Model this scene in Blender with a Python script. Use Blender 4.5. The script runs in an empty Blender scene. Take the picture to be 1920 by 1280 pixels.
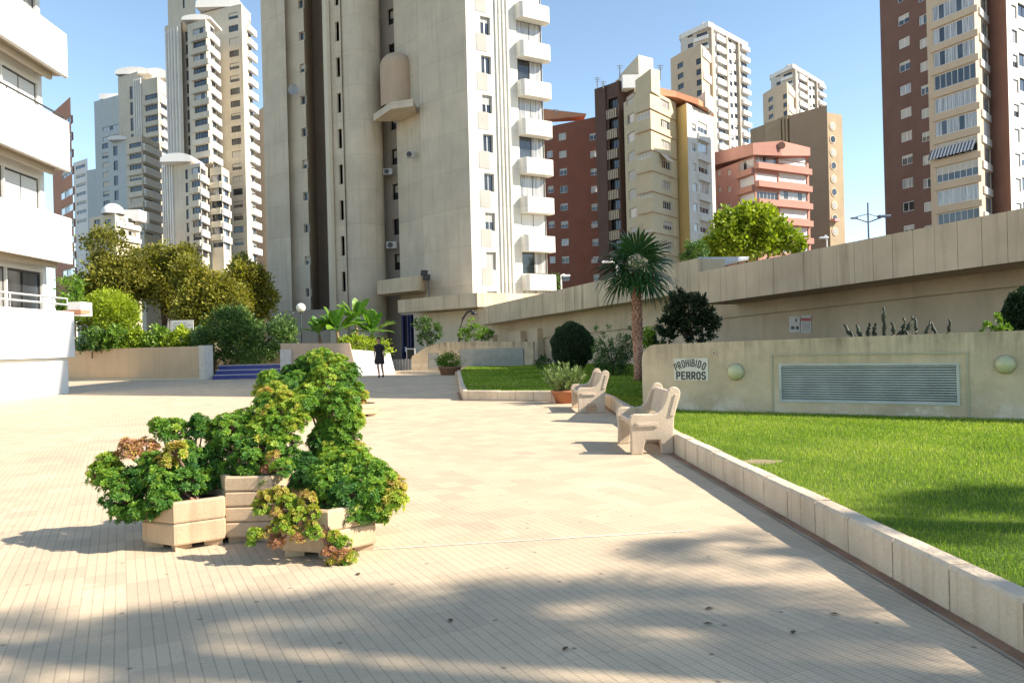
import bpy, math, random
import numpy as np
from mathutils import Vector, Matrix
random.seed(7); rng = np.random.default_rng(11)
R = math.radians
sc = bpy.context.scene
col = sc.collection
FP = 1442.0; ROLL = 0.026; CH = 1.45
CR, SR = math.cos(ROLL), math.sin(ROLL)

def ray(px, py):
    dx = (px-960)/FP; dy = (640-py)/FP
    return dx*CR+dy*SR, -dx*SR+dy*CR
def at(px, py, Y):
    a, b = ray(px, py); return Vector((a*Y, Y, CH+b*Y))
def gnd(px, py, z=0.0):
    a, b = ray(px, py); Y = (z-CH)/b; return Vector((a*Y, Y, z))
def W(px, Y, py=300):
    a, b = ray(px, py); return Vector((a*Y, Y))

# ---------------------------------------------------------------- mesh builder
class MB:
    def __init__(s): s.v = []; s.f = []; s.m = []
    def poly(s, pts, m=0):
        n = len(s.v); s.v.extend([tuple(p) for p in pts]); s.f.append(tuple(range(n, n+len(pts)))); s.m.append(m)
    def mesh(s, vs, fs, m=0):
        n = len(s.v); s.v.extend([tuple(p) for p in vs])
        for f in fs: s.f.append(tuple(i+n for i in f)); s.m.append(m)
    def obox(s, o, a, b, c, m=0):
        o = Vector(o); a = Vector(a); b = Vector(b); c = Vector(c)
        vs = [o, o+a, o+a+b, o+b, o+c, o+a+c, o+a+b+c, o+b+c]
        s.mesh(vs, [(0,3,2,1),(4,5,6,7),(0,1,5,4),(1,2,6,5),(2,3,7,6),(3,0,4,7)], m)
    def box(s, x0, x1, y0, y1, z0, z1, m=0):
        s.obox((x0,y0,z0), (x1-x0,0,0), (0,y1-y0,0), (0,0,z1-z0), m)
    def prism(s, pts, z0, z1, m=0, top=True, bot=True, mtop=None):
        n = len(pts); zz0 = z0 if hasattr(z0,'__len__') else [z0]*n; zz1 = z1 if hasattr(z1,'__len__') else [z1]*n
        b = [(p[0],p[1],zz0[i]) for i,p in enumerate(pts)]; t = [(p[0],p[1],zz1[i]) for i,p in enumerate(pts)]
        s.mesh(b+t, [(i,(i+1)%n,(i+1)%n+n,i+n) for i in range(n)], m)
        if top: s.poly(t, m if mtop is None else mtop)
        if bot: s.poly(b[::-1], m)
    def tube(s, pts, rad, n=8, m=0, caps=True):
        pts = [Vector(p) for p in pts]; rings = []
        base = len(s.v)
        for i, p in enumerate(pts):
            d = (pts[min(i+1,len(pts)-1)]-pts[max(i-1,0)]).normalized()
            ref = Vector((0,0,1)) if abs(d.z) < .95 else Vector((1,0,0))
            a = d.cross(ref).normalized(); b = d.cross(a).normalized()
            r = rad[i] if hasattr(rad,'__len__') else rad
            for k in range(n):
                t = 2*math.pi*k/n; s.v.append(tuple(p+a*(r*math.cos(t))+b*(r*math.sin(t))))
        for i in range(len(pts)-1):
            for k in range(n):
                a0 = base+i*n+k; a1 = base+i*n+(k+1)%n
                s.f.append((a0,a1,a1+n,a0+n)); s.m.append(m)
        if caps:
            s.f.append(tuple(base+k for k in range(n))[::-1]); s.m.append(m)
            e = base+(len(pts)-1)*n; s.f.append(tuple(e+k for k in range(n))); s.m.append(m)
    def lathe(s, prof, c, n=24, m=0, a0=0, a1=2*math.pi):
        full = abs(a1-a0-2*math.pi) < 1e-6; k = n if full else n+1
        base = len(s.v)
        for r, z in prof:
            for i in range(k):
                t = a0+(a1-a0)*i/n; s.v.append((c[0]+r*math.cos(t), c[1]+r*math.sin(t), c[2]+z))
        for j in range(len(prof)-1):
            for i in range(n):
                i2 = (i+1) % k
                s.f.append((base+j*k+i, base+j*k+i2, base+(j+1)*k+i2, base+(j+1)*k+i)); s.m.append(m)
    def build(s, name, mats, parent=None, smooth=False, origin=None, bevel=0):
        if not isinstance(mats, (list,tuple)): mats = [mats]
        if parent is not None:
            o = parent
            while o.parent: o = o.parent
            off = Vector(o.location)
        elif origin is not None: off = Vector(origin)
        else:
            a = np.array(s.v); off = Vector(((a[:,0].min()+a[:,0].max())/2, (a[:,1].min()+a[:,1].max())/2, a[:,2].min()))
        me = bpy.data.meshes.new(name)
        me.from_pydata([(x-off.x, y-off.y, z-off.z) for x,y,z in s.v], [], s.f)
        me.polygons.foreach_set('material_index', s.m)
        if smooth: me.polygons.foreach_set('use_smooth', [True]*len(s.f))
        for mt in mats: me.materials.append(mt)
        me.update()
        ob = bpy.data.objects.new(name, me); col.objects.link(ob)
        if parent is not None: ob.parent = parent
        else: ob.location = off
        if bevel:
            md = ob.modifiers.new('bevel','BEVEL'); md.width = bevel; md.segments = 2; md.limit_method = 'ANGLE'; md.angle_limit = R(40)
        return ob

def tag(o, label=None, cat=None, group=None, kind=None):
    if label: o['label'] = label
    if cat: o['category'] = cat
    if group: o['group'] = group
    if kind: o['kind'] = kind
    return o
def empty(name, loc, label=None, cat=None, group=None, rz=0):
    o = bpy.data.objects.new(name, None); col.objects.link(o)
    o.location = loc if len(loc) == 3 else (loc[0], loc[1], 0); o.rotation_euler = (0,0,rz); o.empty_display_size = .3
    return tag(o, label, cat, group)
def copy_tree(o, parent=None):
    c = o.copy(); col.objects.link(c); c.parent = parent
    for ch in [x for x in bpy.data.objects if x.parent == o]: copy_tree(ch, c)
    return c
def struct(o): return tag(o, kind='structure')

# ---------------------------------------------------------------- materials
def nt(name):
    m = bpy.data.materials.new(name); m.use_nodes = True; t = m.node_tree
    b = t.nodes['Principled BSDF']; return m, t, b
def N(t, typ, **kw):
    n = t.nodes.new(typ)
    for k, v in kw.items():
        if k in ('noise_dimensions','operation','blend_type','data_type','feature','distance','wave_type','bands_direction','attribute_name','distribution','interpolation_type','wave_profile'): setattr(n, k, v)
        else: n.inputs[k].default_value = v
    return n
def mixc(t, fac, a, b, bt='MIX'):
    n = t.nodes.new('ShaderNodeMix'); n.data_type = 'RGBA'; n.blend_type = bt
    for s_, v in ((n.inputs[0], fac), (n.inputs[6], a), (n.inputs[7], b)):
        if hasattr(v, 'links') or isinstance(v, bpy.types.NodeSocket): t.links.new(v, s_)
        elif isinstance(v, (int,float)): s_.default_value = v
        else: s_.default_value = (*v[:3], 1)
    return n.outputs[2]
def ramp(t, inp, p0, p1, c0=(0,0,0), c1=(1,1,1)):
    n = t.nodes.new('ShaderNodeValToRGB'); n.color_ramp.elements[0].position = p0; n.color_ramp.elements[1].position = p1
    n.color_ramp.elements[0].color = (*c0,1); n.color_ramp.elements[1].color = (*c1,1)
    t.links.new(inp, n.inputs[0]); return n.outputs[0]
def coords(t, scale=(1,1,1), obj=False, rz=0):
    if obj: s = t.nodes.new('ShaderNodeTexCoord').outputs['Object']
    else: s = t.nodes.new('ShaderNodeNewGeometry').outputs['Position']
    mp = t.nodes.new('ShaderNodeMapping'); mp.inputs['Scale'].default_value = scale; mp.inputs['Rotation'].default_value = (0,0,rz)
    t.links.new(s, mp.inputs[0]); return mp.outputs[0]
_mc = {}
def wallmat(name, c, rough=.85, var=.12, streak=.25, sc_=1.0, bump=.15, dirt=None, spec=.3, fine=40, pour=0, pits=0):
    """painted / rendered masonry: large blotches, vertical run stains, fine grain"""
    if name in _mc: return _mc[name]
    m, t, b = nt(name)
    p1 = coords(t, (sc_*.5,)*3); n1 = N(t,'ShaderNodeTexNoise',Scale=1.0,Detail=5.0,Roughness=.6); t.links.new(p1,n1.inputs['Vector'])
    p2 = coords(t, (sc_*3.2,sc_*3.2,sc_*.18)); n2 = N(t,'ShaderNodeTexNoise',Scale=1.0,Detail=4.0,Roughness=.65); t.links.new(p2,n2.inputs['Vector'])
    p3 = coords(t, (fine,)*3); n3 = N(t,'ShaderNodeTexNoise',Scale=1.0,Detail=3.0); t.links.new(p3,n3.inputs['Vector'])
    d = dirt or (c[0]*.45, c[1]*.42, c[2]*.38)
    k1 = ramp(t, n1.outputs['Fac'], .3, .75); c1 = mixc(t, k1, c, tuple(min(1,x*(1-var*1.6)) for x in c))
    k2 = ramp(t, n2.outputs['Fac'], .52, .85); mm = N(t,'ShaderNodeMath',operation='MULTIPLY'); t.links.new(k2,mm.inputs[0]); mm.inputs[1].default_value = streak
    c2 = mixc(t, mm.outputs[0], c1, d)
    k3 = ramp(t, n3.outputs['Fac'], .25, .75, (.93,.93,.93), (1.05,1.05,1.05)); c3 = mixc(t, 1.0, c2, k3, 'MULTIPLY')
    if pour:                      # faint horizontal pour joints and slightly different lifts
        sz = t.nodes.new('ShaderNodeSeparateXYZ'); t.links.new(coords(t), sz.inputs[0])
        dv = N(t,'ShaderNodeMath',operation='DIVIDE'); t.links.new(sz.outputs[2],dv.inputs[0]); dv.inputs[1].default_value = pour
        fr = N(t,'ShaderNodeMath',operation='FRACT'); t.links.new(dv.outputs[0],fr.inputs[0])
        c3 = mixc(t, 1.0, c3, ramp(t, fr.outputs[0], .0, .025, (.80,.79,.77), (1,1,1)), 'MULTIPLY')
        fl = N(t,'ShaderNodeMath',operation='FLOOR'); t.links.new(dv.outputs[0],fl.inputs[0]); wn = t.nodes.new('ShaderNodeTexWhiteNoise'); wn.noise_dimensions = '1D'; t.links.new(fl.outputs[0],wn.inputs['W'])
        c3 = mixc(t, 1.0, c3, ramp(t, wn.outputs['Value'], 0, 1, (.94,.94,.94), (1.03,1.03,1.03)), 'MULTIPLY')
    if pits:
        vv = N(t,'ShaderNodeTexVoronoi',Scale=1.0); t.links.new(coords(t,(pits,)*3),vv.inputs['Vector']); c3 = mixc(t, 1.0, c3, ramp(t, vv.outputs['Distance'], .07, .16, (.62,.58,.52), (1,1,1)), 'MULTIPLY')
    t.links.new(c3, b.inputs['Base Color']); b.inputs['Roughness'].default_value = rough; b.inputs['Specular IOR Level'].default_value = spec
    if bump:
        bp = N(t,'ShaderNodeBump',Strength=bump,Distance=.02); t.links.new(n3.outputs['Fac'],bp.inputs['Height']); t.links.new(bp.outputs[0],b.inputs['Normal'])
    _mc[name] = m; return m
def plain(name, c, rough=.5, metal=0, spec=.5, var=.1, scale=6, emit=0):
    if name in _mc: return _mc[name]
    m, t, b = nt(name)
    p = coords(t, (scale,)*3, obj=True); n = N(t,'ShaderNodeTexNoise',Scale=1.0,Detail=3.0); t.links.new(p,n.inputs['Vector'])
    k = ramp(t, n.outputs['Fac'], .3, .7, (1-var,)*3, (1+var*.4,)*3); c1 = mixc(t, 1.0, c, k, 'MULTIPLY')
    t.links.new(c1, b.inputs['Base Color']); b.inputs['Roughness'].default_value = rough; b.inputs['Metallic'].default_value = metal; b.inputs['Specular IOR Level'].default_value = spec
    _mc[name] = m; return m
def leafmat(name, cols, rough=.5, trans=.35, spec=.4, attr='tint'):
    """cols: list of 3-5 colours mixed by the per-leaf 'tint' attribute"""
    if name in _mc: return _mc[name]
    m, t, b = nt(name)
    a = t.nodes.new('ShaderNodeAttribute'); a.attribute_name = attr
    r = t.nodes.new('ShaderNodeValToRGB'); e = r.color_ramp.elements
    while len(e) < len(cols): e.new(.5)
    for i, c in enumerate(cols): e[i].position = i/(len(cols)-1); e[i].color = (*c,1)
    t.links.new(a.outputs['Fac'], r.inputs[0])
    t.links.new(r.outputs[0], b.inputs['Base Color']); b.inputs['Roughness'].default_value = rough; b.inputs['Specular IOR Level'].default_value = spec
    tr = t.nodes.new('ShaderNodeBsdfTranslucent'); mx = t.nodes.new('ShaderNodeMixShader'); mx.inputs[0].default_value = trans
    cc = mixc(t, 1.0, r.outputs[0], (1.3,1.35,.6), 'MULTIPLY'); t.links.new(cc, tr.inputs[0])
    out = t.nodes['Material Output']; t.links.new(b.outputs[0], mx.inputs[1]); t.links.new(tr.outputs[0], mx.inputs[2]); t.links.new(mx.outputs[0], out.inputs[0])
    _mc[name] = m; return m

def srgb(r,g,b): 
    f = lambda x: (x/255/12.92) if x/255 <= .04045 else ((x/255+.055)/1.055)**2.4
    return (f(r),f(g),f(b))

GLASS = None
def glassmat():
    m, t, b = nt('window glass')
    p = coords(t,(.35,.35,.35)); n = N(t,'ShaderNodeTexNoise',Scale=1.0,Detail=2.0); t.links.new(p,n.inputs['Vector'])
    k = ramp(t,n.outputs['Fac'],.35,.7,(.015,.018,.022),(.07,.085,.1)); t.links.new(k,b.inputs['Base Color'])
    b.inputs['Roughness'].default_value = .06; b.inputs['Specular IOR Level'].default_value = .7; return m
GLASS = glassmat()
M_WHITE = plain('white painted frame', (.72,.72,.70), .5, var=.06)
M_DARKF = plain('dark bronze frame', (.05,.045,.04), .5)
M_ALU = plain('aluminium frame', (.45,.46,.47), .4, .5)
def slatmat(name, c, pitch=.06):
    m, t, b = nt(name)
    p = coords(t,(1,1,1)); w = N(t,'ShaderNodeTexWave',Scale=1/pitch/3.14,Distortion=0.0); w.bands_direction = 'Z'; t.links.new(p,w.inputs['Vector'])
    k = ramp(t,w.outputs['Fac'],0,.35,tuple(x*.72 for x in c),c); t.links.new(k,b.inputs['Base Color']); b.inputs['Roughness'].default_value = .7
    bp = N(t,'ShaderNodeBump',Strength=.4,Distance=.01); t.links.new(w.outputs['Fac'],bp.inputs['Height']); t.links.new(bp.outputs[0],b.inputs['Normal']); return m
M_SHUT = slatmat('cream roller shutter', (.55,.52,.45)); M_SHUTW = slatmat('white roller shutter', (.74,.74,.72)); M_SHUTG = slatmat('grey roller shutter', (.36,.36,.34))
def curtmat():
    m, t, b = nt('curtain behind glass')
    p = coords(t,(9,9,.4)); n = N(t,'ShaderNodeTexNoise',Scale=1.0,Detail=2.0); t.links.new(p,n.inputs['Vector'])
    k = ramp(t,n.outputs['Fac'],.3,.7,(.16,.15,.14),(.5,.49,.46)); t.links.new(k,b.inputs['Base Color']); b.inputs['Roughness'].default_value = .25; b.inputs['Coat Weight'].default_value = 1; b.inputs['Coat Roughness'].default_value = .05; return m
M_CURT = curtmat()

# ---------------------------------------------------------------- facades
class Face:
    def __init__(s, A, B):
        s.A = Vector(A[:2]); s.B = Vector(B[:2]); s.L = (s.B-s.A).length; s.d = (s.B-s.A)/s.L; s.inn = Vector((-s.d.y, s.d.x)); s.ops = []
    def hit(s, px, py):
        a, b = ray(px, py)          # point = t*(a,1)
        # A + u d = t (a,1)
        det = s.d.x*(-1) - s.d.y*(-a)
        u = ((-s.A.x)*(-1) - (-s.A.y)*(-a))/det
        P = s.A+s.d*u; return u, CH+b*P.y, P
    def u(s, px, py): return s.hit(px,py)[0]
    def z(s, px, py): return s.hit(px,py)[1]
    def P(s, u, z, inn=0): q = s.A+s.d*u+s.inn*inn; return Vector((q.x,q.y,z))
    def wall(s, mb, z0, z1, rec=.18, m=0):
        us = sorted({0.0, s.L, *[o[0] for o in s.ops], *[o[1] for o in s.ops]}); us = [u for u in us if -1e-6 <= u <= s.L+1e-6]
        zs = sorted({z0, z1, *[o[2] for o in s.ops], *[o[3] for o in s.ops]}); zs = [z for z in zs if z0-1e-6 <= z <= z1+1e-6]
        # horizontal strips, merged runs
        for j in range(len(zs)-1):
            za, zb = zs[j], zs[j+1]; zm = (za+zb)/2
            if zb-za < 1e-4: continue
            act = sorted([(o[0],o[1]) for o in s.ops if o[2] < zm < o[3]])
            x = 0.0
            for a, b in act+[(s.L, s.L)]:
                if a > x+1e-4: mb.poly([s.P(x,za), s.P(a,za), s.P(a,zb), s.P(x,zb)], m)
                x = max(x, b)
        for a, b, za, zb in s.ops:
            mb.poly([s.P(a,za),s.P(a,zb),s.P(a,zb,rec),s.P(a,za,rec)], m); mb.poly([s.P(b,za),s.P(b,za,rec),s.P(b,zb,rec),s.P(b,zb)], m)
            mb.poly([s.P(a,zb),s.P(b,zb),s.P(b,zb,rec),s.P(a,zb,rec)], m); mb.poly([s.P(a,za),s.P(a,za,rec),s.P(b,za,rec),s.P(b,za)], m)

_wm = {}
def winmesh(w, h, kind, frame, shut, n=1):
    key = (round(w,2), round(h,2), kind, frame.name, shut.name, n)
    if key in _wm: return _wm[key]
    mb = MB(); f = min(.07, w*.08); t = .05
    mb.box(0,w,.03,.06,0,h,1)                      # glass sheet
    for x0,x1,z0,z1 in ((0,f,0,h),(w-f,w,0,h),(f,w-f,0,f),(f,w-f,h-f,h)): mb.box(x0,x1,-.01,.045,z0,z1,0)
    for i in range(1,n+1):
        x = w*i/(n+1); mb.box(x-f*.4,x+f*.4,-.006,.04,f,h-f,0)
    if kind in ('half','shut','third'):
        k = {'half':.5,'shut':.02,'third':.7}[kind]; mb.box(f*.9,w-f*.9,-.004-.004*n%.003,.029,h*k,h-f*.5,2)
    if kind == 'curtain': mb.box(f,w-f,.0,.028,f,h-f,3)
    if kind == 'mix' :
        for i in range(n+1):
            if (i*7+int(w*10)) % 3: mb.box(w*i/(n+1)+f*.4,w*(i+1)/(n+1)-f*.4,.0,.028,f,h-f,3)
    me = bpy.data.meshes.new('window'); me.from_pydata(mb.v,[],mb.f); me.polygons.foreach_set('material_index',mb.m)
    for q in (frame, GLASS, shut, M_CURT): me.materials.append(q)
    _wm[key] = me; return me
def put(name, me, root, face, u, z, inn=0):
    P = face.P(u, z, inn); o = bpy.data.objects.new(name, me); col.objects.link(o); o.parent = root
    o.location = P-Vector(root.location); o.rotation_euler = (0,0,math.atan2(face.d.y, face.d.x)); return o
KINDS = ['dark','half','third','curtain','shut','dark','mix']
def rows(root, face, cols, pyt, pyb, pitch, n, frame=None, shut=None, kinds=KINDS, rec=.18, mull=None, skip=0, name='window', pxr=None):
    """window columns given as pixel ranges on this face; rows by the top/bottom pixel of the first row and a pixel pitch"""
    frame = frame or M_WHITE; shut = shut or M_SHUT
    for (a, b) in cols:
        px = pxr or (a+b)/2
        u0 = face.u(a, pyt); u1 = face.u(b, pyt)
        if u1 < u0: u0, u1 = u1, u0
        u0 = max(u0,.02); u1 = min(u1, face.L-.02)
        if u1-u0 < .2: continue
        zt = face.z(px, pyt); zb = face.z(px, pyb); dz = zt-face.z(px, pyt+pitch)
        for i in range(n):
            if skip and random.random() < skip: continue
            if zb-i*dz < .5: break
            face.ops.append((u0, u1, zb-i*dz, zt-i*dz))
            k = random.choice(kinds); w = u1-u0; nm = mull if mull is not None else max(1, int(w/1.1))
            put(name, winmesh(w, zt-zb, k, frame, shut, nm), root, face, u0, zb-i*dz, rec-.03)
def bandmesh(w, p, h, ch, mats, lip=.0):
    key = ('band',round(w,2),round(p,2),round(h,2),round(ch,2),mats[0].name,lip)
    if key in _wm: return _wm[key]
    mb = MB(); pts = [(0,0.02),(0,-p+ch),(ch,-p),(w-ch,-p),(w,-p+ch),(w,.02)]
    mb.prism(pts, 0, h, 0)
    if lip:
        mb.prism([(.04,0.0),(.04,-p+ch+.04),(ch+.04,-p+.06),(w-ch-.04,-p+.06),(w-.04,-p+ch+.04),(w-.04,0)], h, h+lip, 1)
    me = bpy.data.meshes.new('balcony'); me.from_pydata(mb.v,[],mb.f); me.polygons.foreach_set('material_index',mb.m)
    for q in mats: me.materials.append(q)
    if len(mats) < 2: me.materials.append(M_WHITE)
    _wm[key] = me; return me
def bands(root, face, a, b, pyt, pyb, pitch, n, mat, p=.5, ch=.0, inn=0, name='balcony'):
    px = (a+b)/2; u0 = face.u(a,pyt); u1 = face.u(b,pyt)
    if u1 < u0: u0,u1 = u1,u0
    zt = face.z(px,pyt); zb = face.z(px,pyb); dz = zt-face.z(px,pyt+pitch)
    me = bandmesh(u1-u0, p, zt-zb, ch, [mat])
    for i in range(n):
        if zb-i*dz < .3: break
        put(name, me, root, face, u0, zb-i*dz, inn)

def volume(root, pts, ztop, mat, z0=-.5, back=12, spec=None, rec=.18, name='wall', roofmat=None, parapet=.0):
    """pts: footprint points (2D) left to right as seen; back extrusion away from the camera. spec(faces) adds windows"""
    faces = [Face(pts[i], pts[i+1]) for i in range(len(pts)-1)]
    if spec: spec(faces)
    mb = MB()
    for f in faces: f.wall(mb, z0, ztop, rec)
    ctr = sum((Vector(p) for p in pts), Vector((0,0)))/len(pts); away = ctr.normalized()
    bk = [Vector(p)+away*back for p in (pts[-1], pts[0])]
    ring = [Vector(p) for p in pts]+bk; n = len(ring)
    for i in range(len(pts)-1, n):
        a = ring[i]; b = ring[(i+1)%n]; mb.poly([(a.x,a.y,z0),(b.x,b.y,z0),(b.x,b.y,ztop),(a.x,a.y,ztop)])
    mb.poly([(p.x,p.y,ztop) for p in ring]); mb.poly([(p.x,p.y,z0) for p in ring][::-1])
    # backing behind the openings so the interior is closed and dark
    return mb.build(name, [mat], root)
def zpx(px, py, Y): return at(px,py,Y).z
# tuning
SKYS=.132; SUNE=3.7; EXPO=1.46; SKYP=(.9,.1,3.5); TINT=(.95,.85,.71)
SHADE=[(-2.5,3.8,10.5,.50,.42,12,11,'palm outside the frame whose shadow falls lowest at the left'),
 (-1.1,3.85,10.2,.58,.42,17,12,'tall palm outside the frame, second shadow from the left'),
 (.6,4.0,9.4,.60,.42,20,16,'palm outside the frame whose shadow falls in the middle of the foreground'),
 (1.75,5.15,8.8,.42,.42,12,13,'palm outside the frame whose crown shades the kerb'),
 (3.9,5.5,8.2,.62,.45,18,14,'palm outside the frame that shades the near lawn'),
 (5.9,5.45,8.4,.65,.45,18,17,'palm outside the frame that shades the lawn near the right lamp')]
# ================================================================ BUILDINGS
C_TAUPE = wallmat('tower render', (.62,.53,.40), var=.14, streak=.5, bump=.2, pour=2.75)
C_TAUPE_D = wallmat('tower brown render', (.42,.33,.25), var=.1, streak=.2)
C_CREAM = wallmat('cream render', (.66,.58,.43), var=.08, streak=.3)
C_CREAMW = wallmat('off white render', (.72,.70,.63), var=.08, streak=.45, pour=2.8)
C_FAR = wallmat('far tower cream', (.62,.56,.45), var=.1, streak=.55, sc_=.5, pour=2.8)
C_FARW = wallmat('far tower white parapet', (.74,.72,.68), var=.05, streak=.3, sc_=.5)
C_BLUEG = wallmat('pale blue grey render', (.46,.50,.50), var=.05, streak=.2)
C_RED = wallmat('red brick', (.27,.105,.065), var=.12, streak=.15)
C_BROWN = wallmat('brown brick', (.19,.105,.08), var=.12, streak=.2)
C_DBROWN = wallmat('dark brown brick', (.13,.08,.06), var=.12, streak=.2)
C_BEIGE = wallmat('beige render', (.36,.265,.17), var=.08, streak=.15)
C_TAN = wallmat('tan render', (.60,.47,.33), var=.06, streak=.25)
C_YEL = wallmat('yellow render', (.72,.54,.24), var=.06, streak=.15)
C_CRY = wallmat('yellowish cream panel', (.60,.52,.35), var=.08, streak=.2)
C_ORG = wallmat('orange tile coping', (.62,.29,.16), var=.12, streak=.1)
C_PINK = wallmat('salmon brick', (.50,.26,.20), var=.08, streak=.15)
C_GREYT = wallmat('grey concrete', (.44,.38,.31), var=.1, streak=.3)
C_WHITE = wallmat('white painted wall', (.80,.79,.75), var=.03, streak=.06, bump=.05, dirt=(.55,.52,.46))
C_CONC = wallmat('stained beige concrete', (.66,.54,.37), var=.2, streak=.9, bump=.35, dirt=(.20,.13,.085))
M_DARK = plain('dark recess', (.03,.028,.025), .8)

def pv(px, Y, py=300): return W(px, Y, py)

# ---- main tower -----------------------------------------------------------
T = empty('apartment_tower', (*pv(880,54,560), 0), 'huge beige apartment tower in the middle with rounded shaft and sunlit balcony stack', 'apartment tower', 'apartment towers')
TZ = 46
TV = [(497,68),(541,66.6)]
def fin(pts, mat=C_TAUPE, spec=None, top=TZ, back=10, z0=-.5, name='wall', py=300):
    return volume(T, [pv(a,b,py) for a,b in pts], top, mat, spec=spec, back=back, z0=z0, name=name)
fin([(496,68),(541,66.4)])
def s1(fs): rows(T, fs[0], [(557,566)], -60, -44, 60.6, 12, M_ALU, kinds=['dark','dark','half'], mull=0, rec=.2)
fin([(541,67.2),(576,66.0)], spec=s1)
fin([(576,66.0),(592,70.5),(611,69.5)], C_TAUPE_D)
fin([(611,62),(618,61.2),(624,61.4)], C_CREAM)
def s2(fs): rows(T, fs[0], [(626,633.5)], -26, 11, 67.5, 9, M_DARKF, kinds=['dark'], mull=0, rec=.5)
fin([(624,61.6),(645,61.0)], spec=s2)
# rounded shaft
mb = MB(); c = pv(679.5,62,300); c2 = (c.x, c.y+.2)
mb.lathe([(1.62,-.5),(1.62,TZ)], (c2[0],c2[1],0), 48); mb.build('rounded_shaft', [C_TAUPE], T, smooth=True)
def s3(fs): rows(T, fs[0], [(724,743)], -50, -20, 66.4, 9, M_DARKF, kinds=['dark','dark','half'], mull=1, rec=.35)
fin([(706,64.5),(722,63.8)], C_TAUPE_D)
fin([(715,63.8),(748,62.6)], C_GREYT, spec=s3)
fin([(745,61),(792,58.2)])
fin([(790,57.6),(880,54)])
# sunlit side
RF0, RF1 = pv(880,54), pv(962,55.95); RF2 = pv(1021,57.4)
def s4(fs):
    rows(T, fs[0], [(898,917)], -42, -8, 73, 9, M_ALU, M_SHUTG, kinds=['dark','half','shut','third','dark'], mull=1, rec=.22)
def s5(fs):
    rows(T, fs[1], [(966,1012)], -30, 12, 71.2, 9, M_DARKF, M_SHUTW, kinds=['mix','shut','mix','dark','curtain'], mull=1, rec=.1)
volume(T, [RF0, RF1, RF2], TZ, C_CREAMW, back=8, spec=lambda fs:(s4(fs), s5(fs)))
fc = Face(RF0, RF1)
mb = MB()                                                # shallow vertical flutes beside the window strip
for px in (934,941,948,955):
    u = fc.u(px,300); mb.obox(fc.P(u,0), (fc.d.x*.09,fc.d.y*.09,0), (-fc.inn.x*.12,-fc.inn.y*.12,0), (0,0,TZ))
mb.build('flutes', [C_CREAMW], T)
for i in range(10):
    mb = MB()
    z = fc.z(908,-12+73*i+2)-.05; u0 = fc.u(898,300); u1 = fc.u(918,300)
    zz = fc.z(908,-12+73*i+36)
    mb.obox(fc.P(u0,zz), (fc.d.x*(u1-u0),fc.d.y*(u1-u0),0), (-fc.inn.x*.03,-fc.inn.y*.03,0), (0,0,z-zz))
    mb.build('spandrel_panel', [wallmat('grey panel', (.42,.41,.37))], T)
fb = Face(RF1, RF2)
bands(T, fb, 963, 1019, 14-71, 43-71, 71.2, 9, C_CREAMW, p=.8, ch=.2)
# domed lift-room bay with its platform
mb = MB(); dc = at(744,150,60.0); zb = zpx(744,203,60); zt = zpx(744,128,60)
pr = [(1.28,zb),(1.28,zt)]+[(1.28*math.cos(a), zt+1.15*math.sin(a)) for a in [R(x) for x in range(9,91,9)]]
mb.lathe(pr, (dc.x,dc.y,0), 32)
mb.build('domed_bay', [wallmat('dusty pink render',(.52,.38,.26))], T, smooth=True)
mb = MB(); z = zpx(744,218,59); q = [pv(702,60.2),pv(735,57.2),pv(777,56.6),pv(790,60.5)]
mb.prism(q, z, zpx(744,205,59), 0); mb.build('bay_platform', [C_TAUPE], T)
# thin rainwater pipe and a small lower canopy
mb = MB(); a = at(798,0,57.1); mb.tube([(a.x,a.y,5),(a.x,a.y,TZ)], .05, 6)
mb.build('rainwater_pipe', [plain('grey pipe',(.16,.15,.14),.6)], T)
mb = MB(); f2 = [pv(707,59,530),pv(786,55.2,530),pv(800,58,530),pv(722,62,530)]
mb.prism(f2, zpx(745,548,57), zpx(745,521,57)); mb.build('service_ledge', [C_CONC], T)
# plinth strip under the left wing
mb = MB(); q = [pv(500,66,590),pv(620,62.5,590),pv(640,66,590),pv(510,70,590)]
mb.prism(q, -.3, zpx(520,585,66)); mb.build('plinth', [C_GREYT], T)
mb = MB()
for px, py, Y in ((559,168,65.9),): pass

# ---- entrance podium under the tower --------------------------------------
Pd = empty('entrance_podium', (*pv(895,50,560),0), 'low cream entrance block with a stained flat canopy in front of the tower', 'entrance block')
dN = Vector((-math.sin(R(43.9)), math.cos(R(43.9))))
c1 = pv(895,47,560); c0 = c1+dN*((Face(c1,c1+dN).hit(746,570))[0]); rr = Vector((.80,.60))
zt, zb = zpx(895,548.5,47), zpx(895,575,47)
mb = MB(); mb.prism([c0, c1, c1+rr*7.5, c0+rr*9], zb, zt); mb.build('canopy', [C_CONC], Pd)
mb = MB(); mb.prism([c1+rr*.35+dN*-.0, c1+rr*9, c1+rr*9+dN*.4, c1+rr*.35+dN*.4], zb+.02, zt+.06)
fp = Face(c0+rr*1.6, c1+rr*1.6+(-dN)*1.0)
mb = MB()
w0 = fp.u(776,620); mbw = MB()
mbw.obox(fp.P(w0,-.4), tuple((fp.d*(fp.L-w0+1.5)).to_3d()), tuple((fp.inn*6).to_3d()), (0,0,zb+.35)); mbw.build('wall', [C_CREAM], Pd)
u0 = fp.u(738,620)
mb = MB(); mb.obox(fp.P(u0,-.3,.7), tuple((fp.d*(w0-u0)).to_3d()), tuple((fp.inn*.1).to_3d()), (0,0,zb+.25))
mb.build('glass_front', [plain('dark blue glass',(.012,.016,.035),.12,0,.7)], Pd)
mb = MB()
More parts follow.
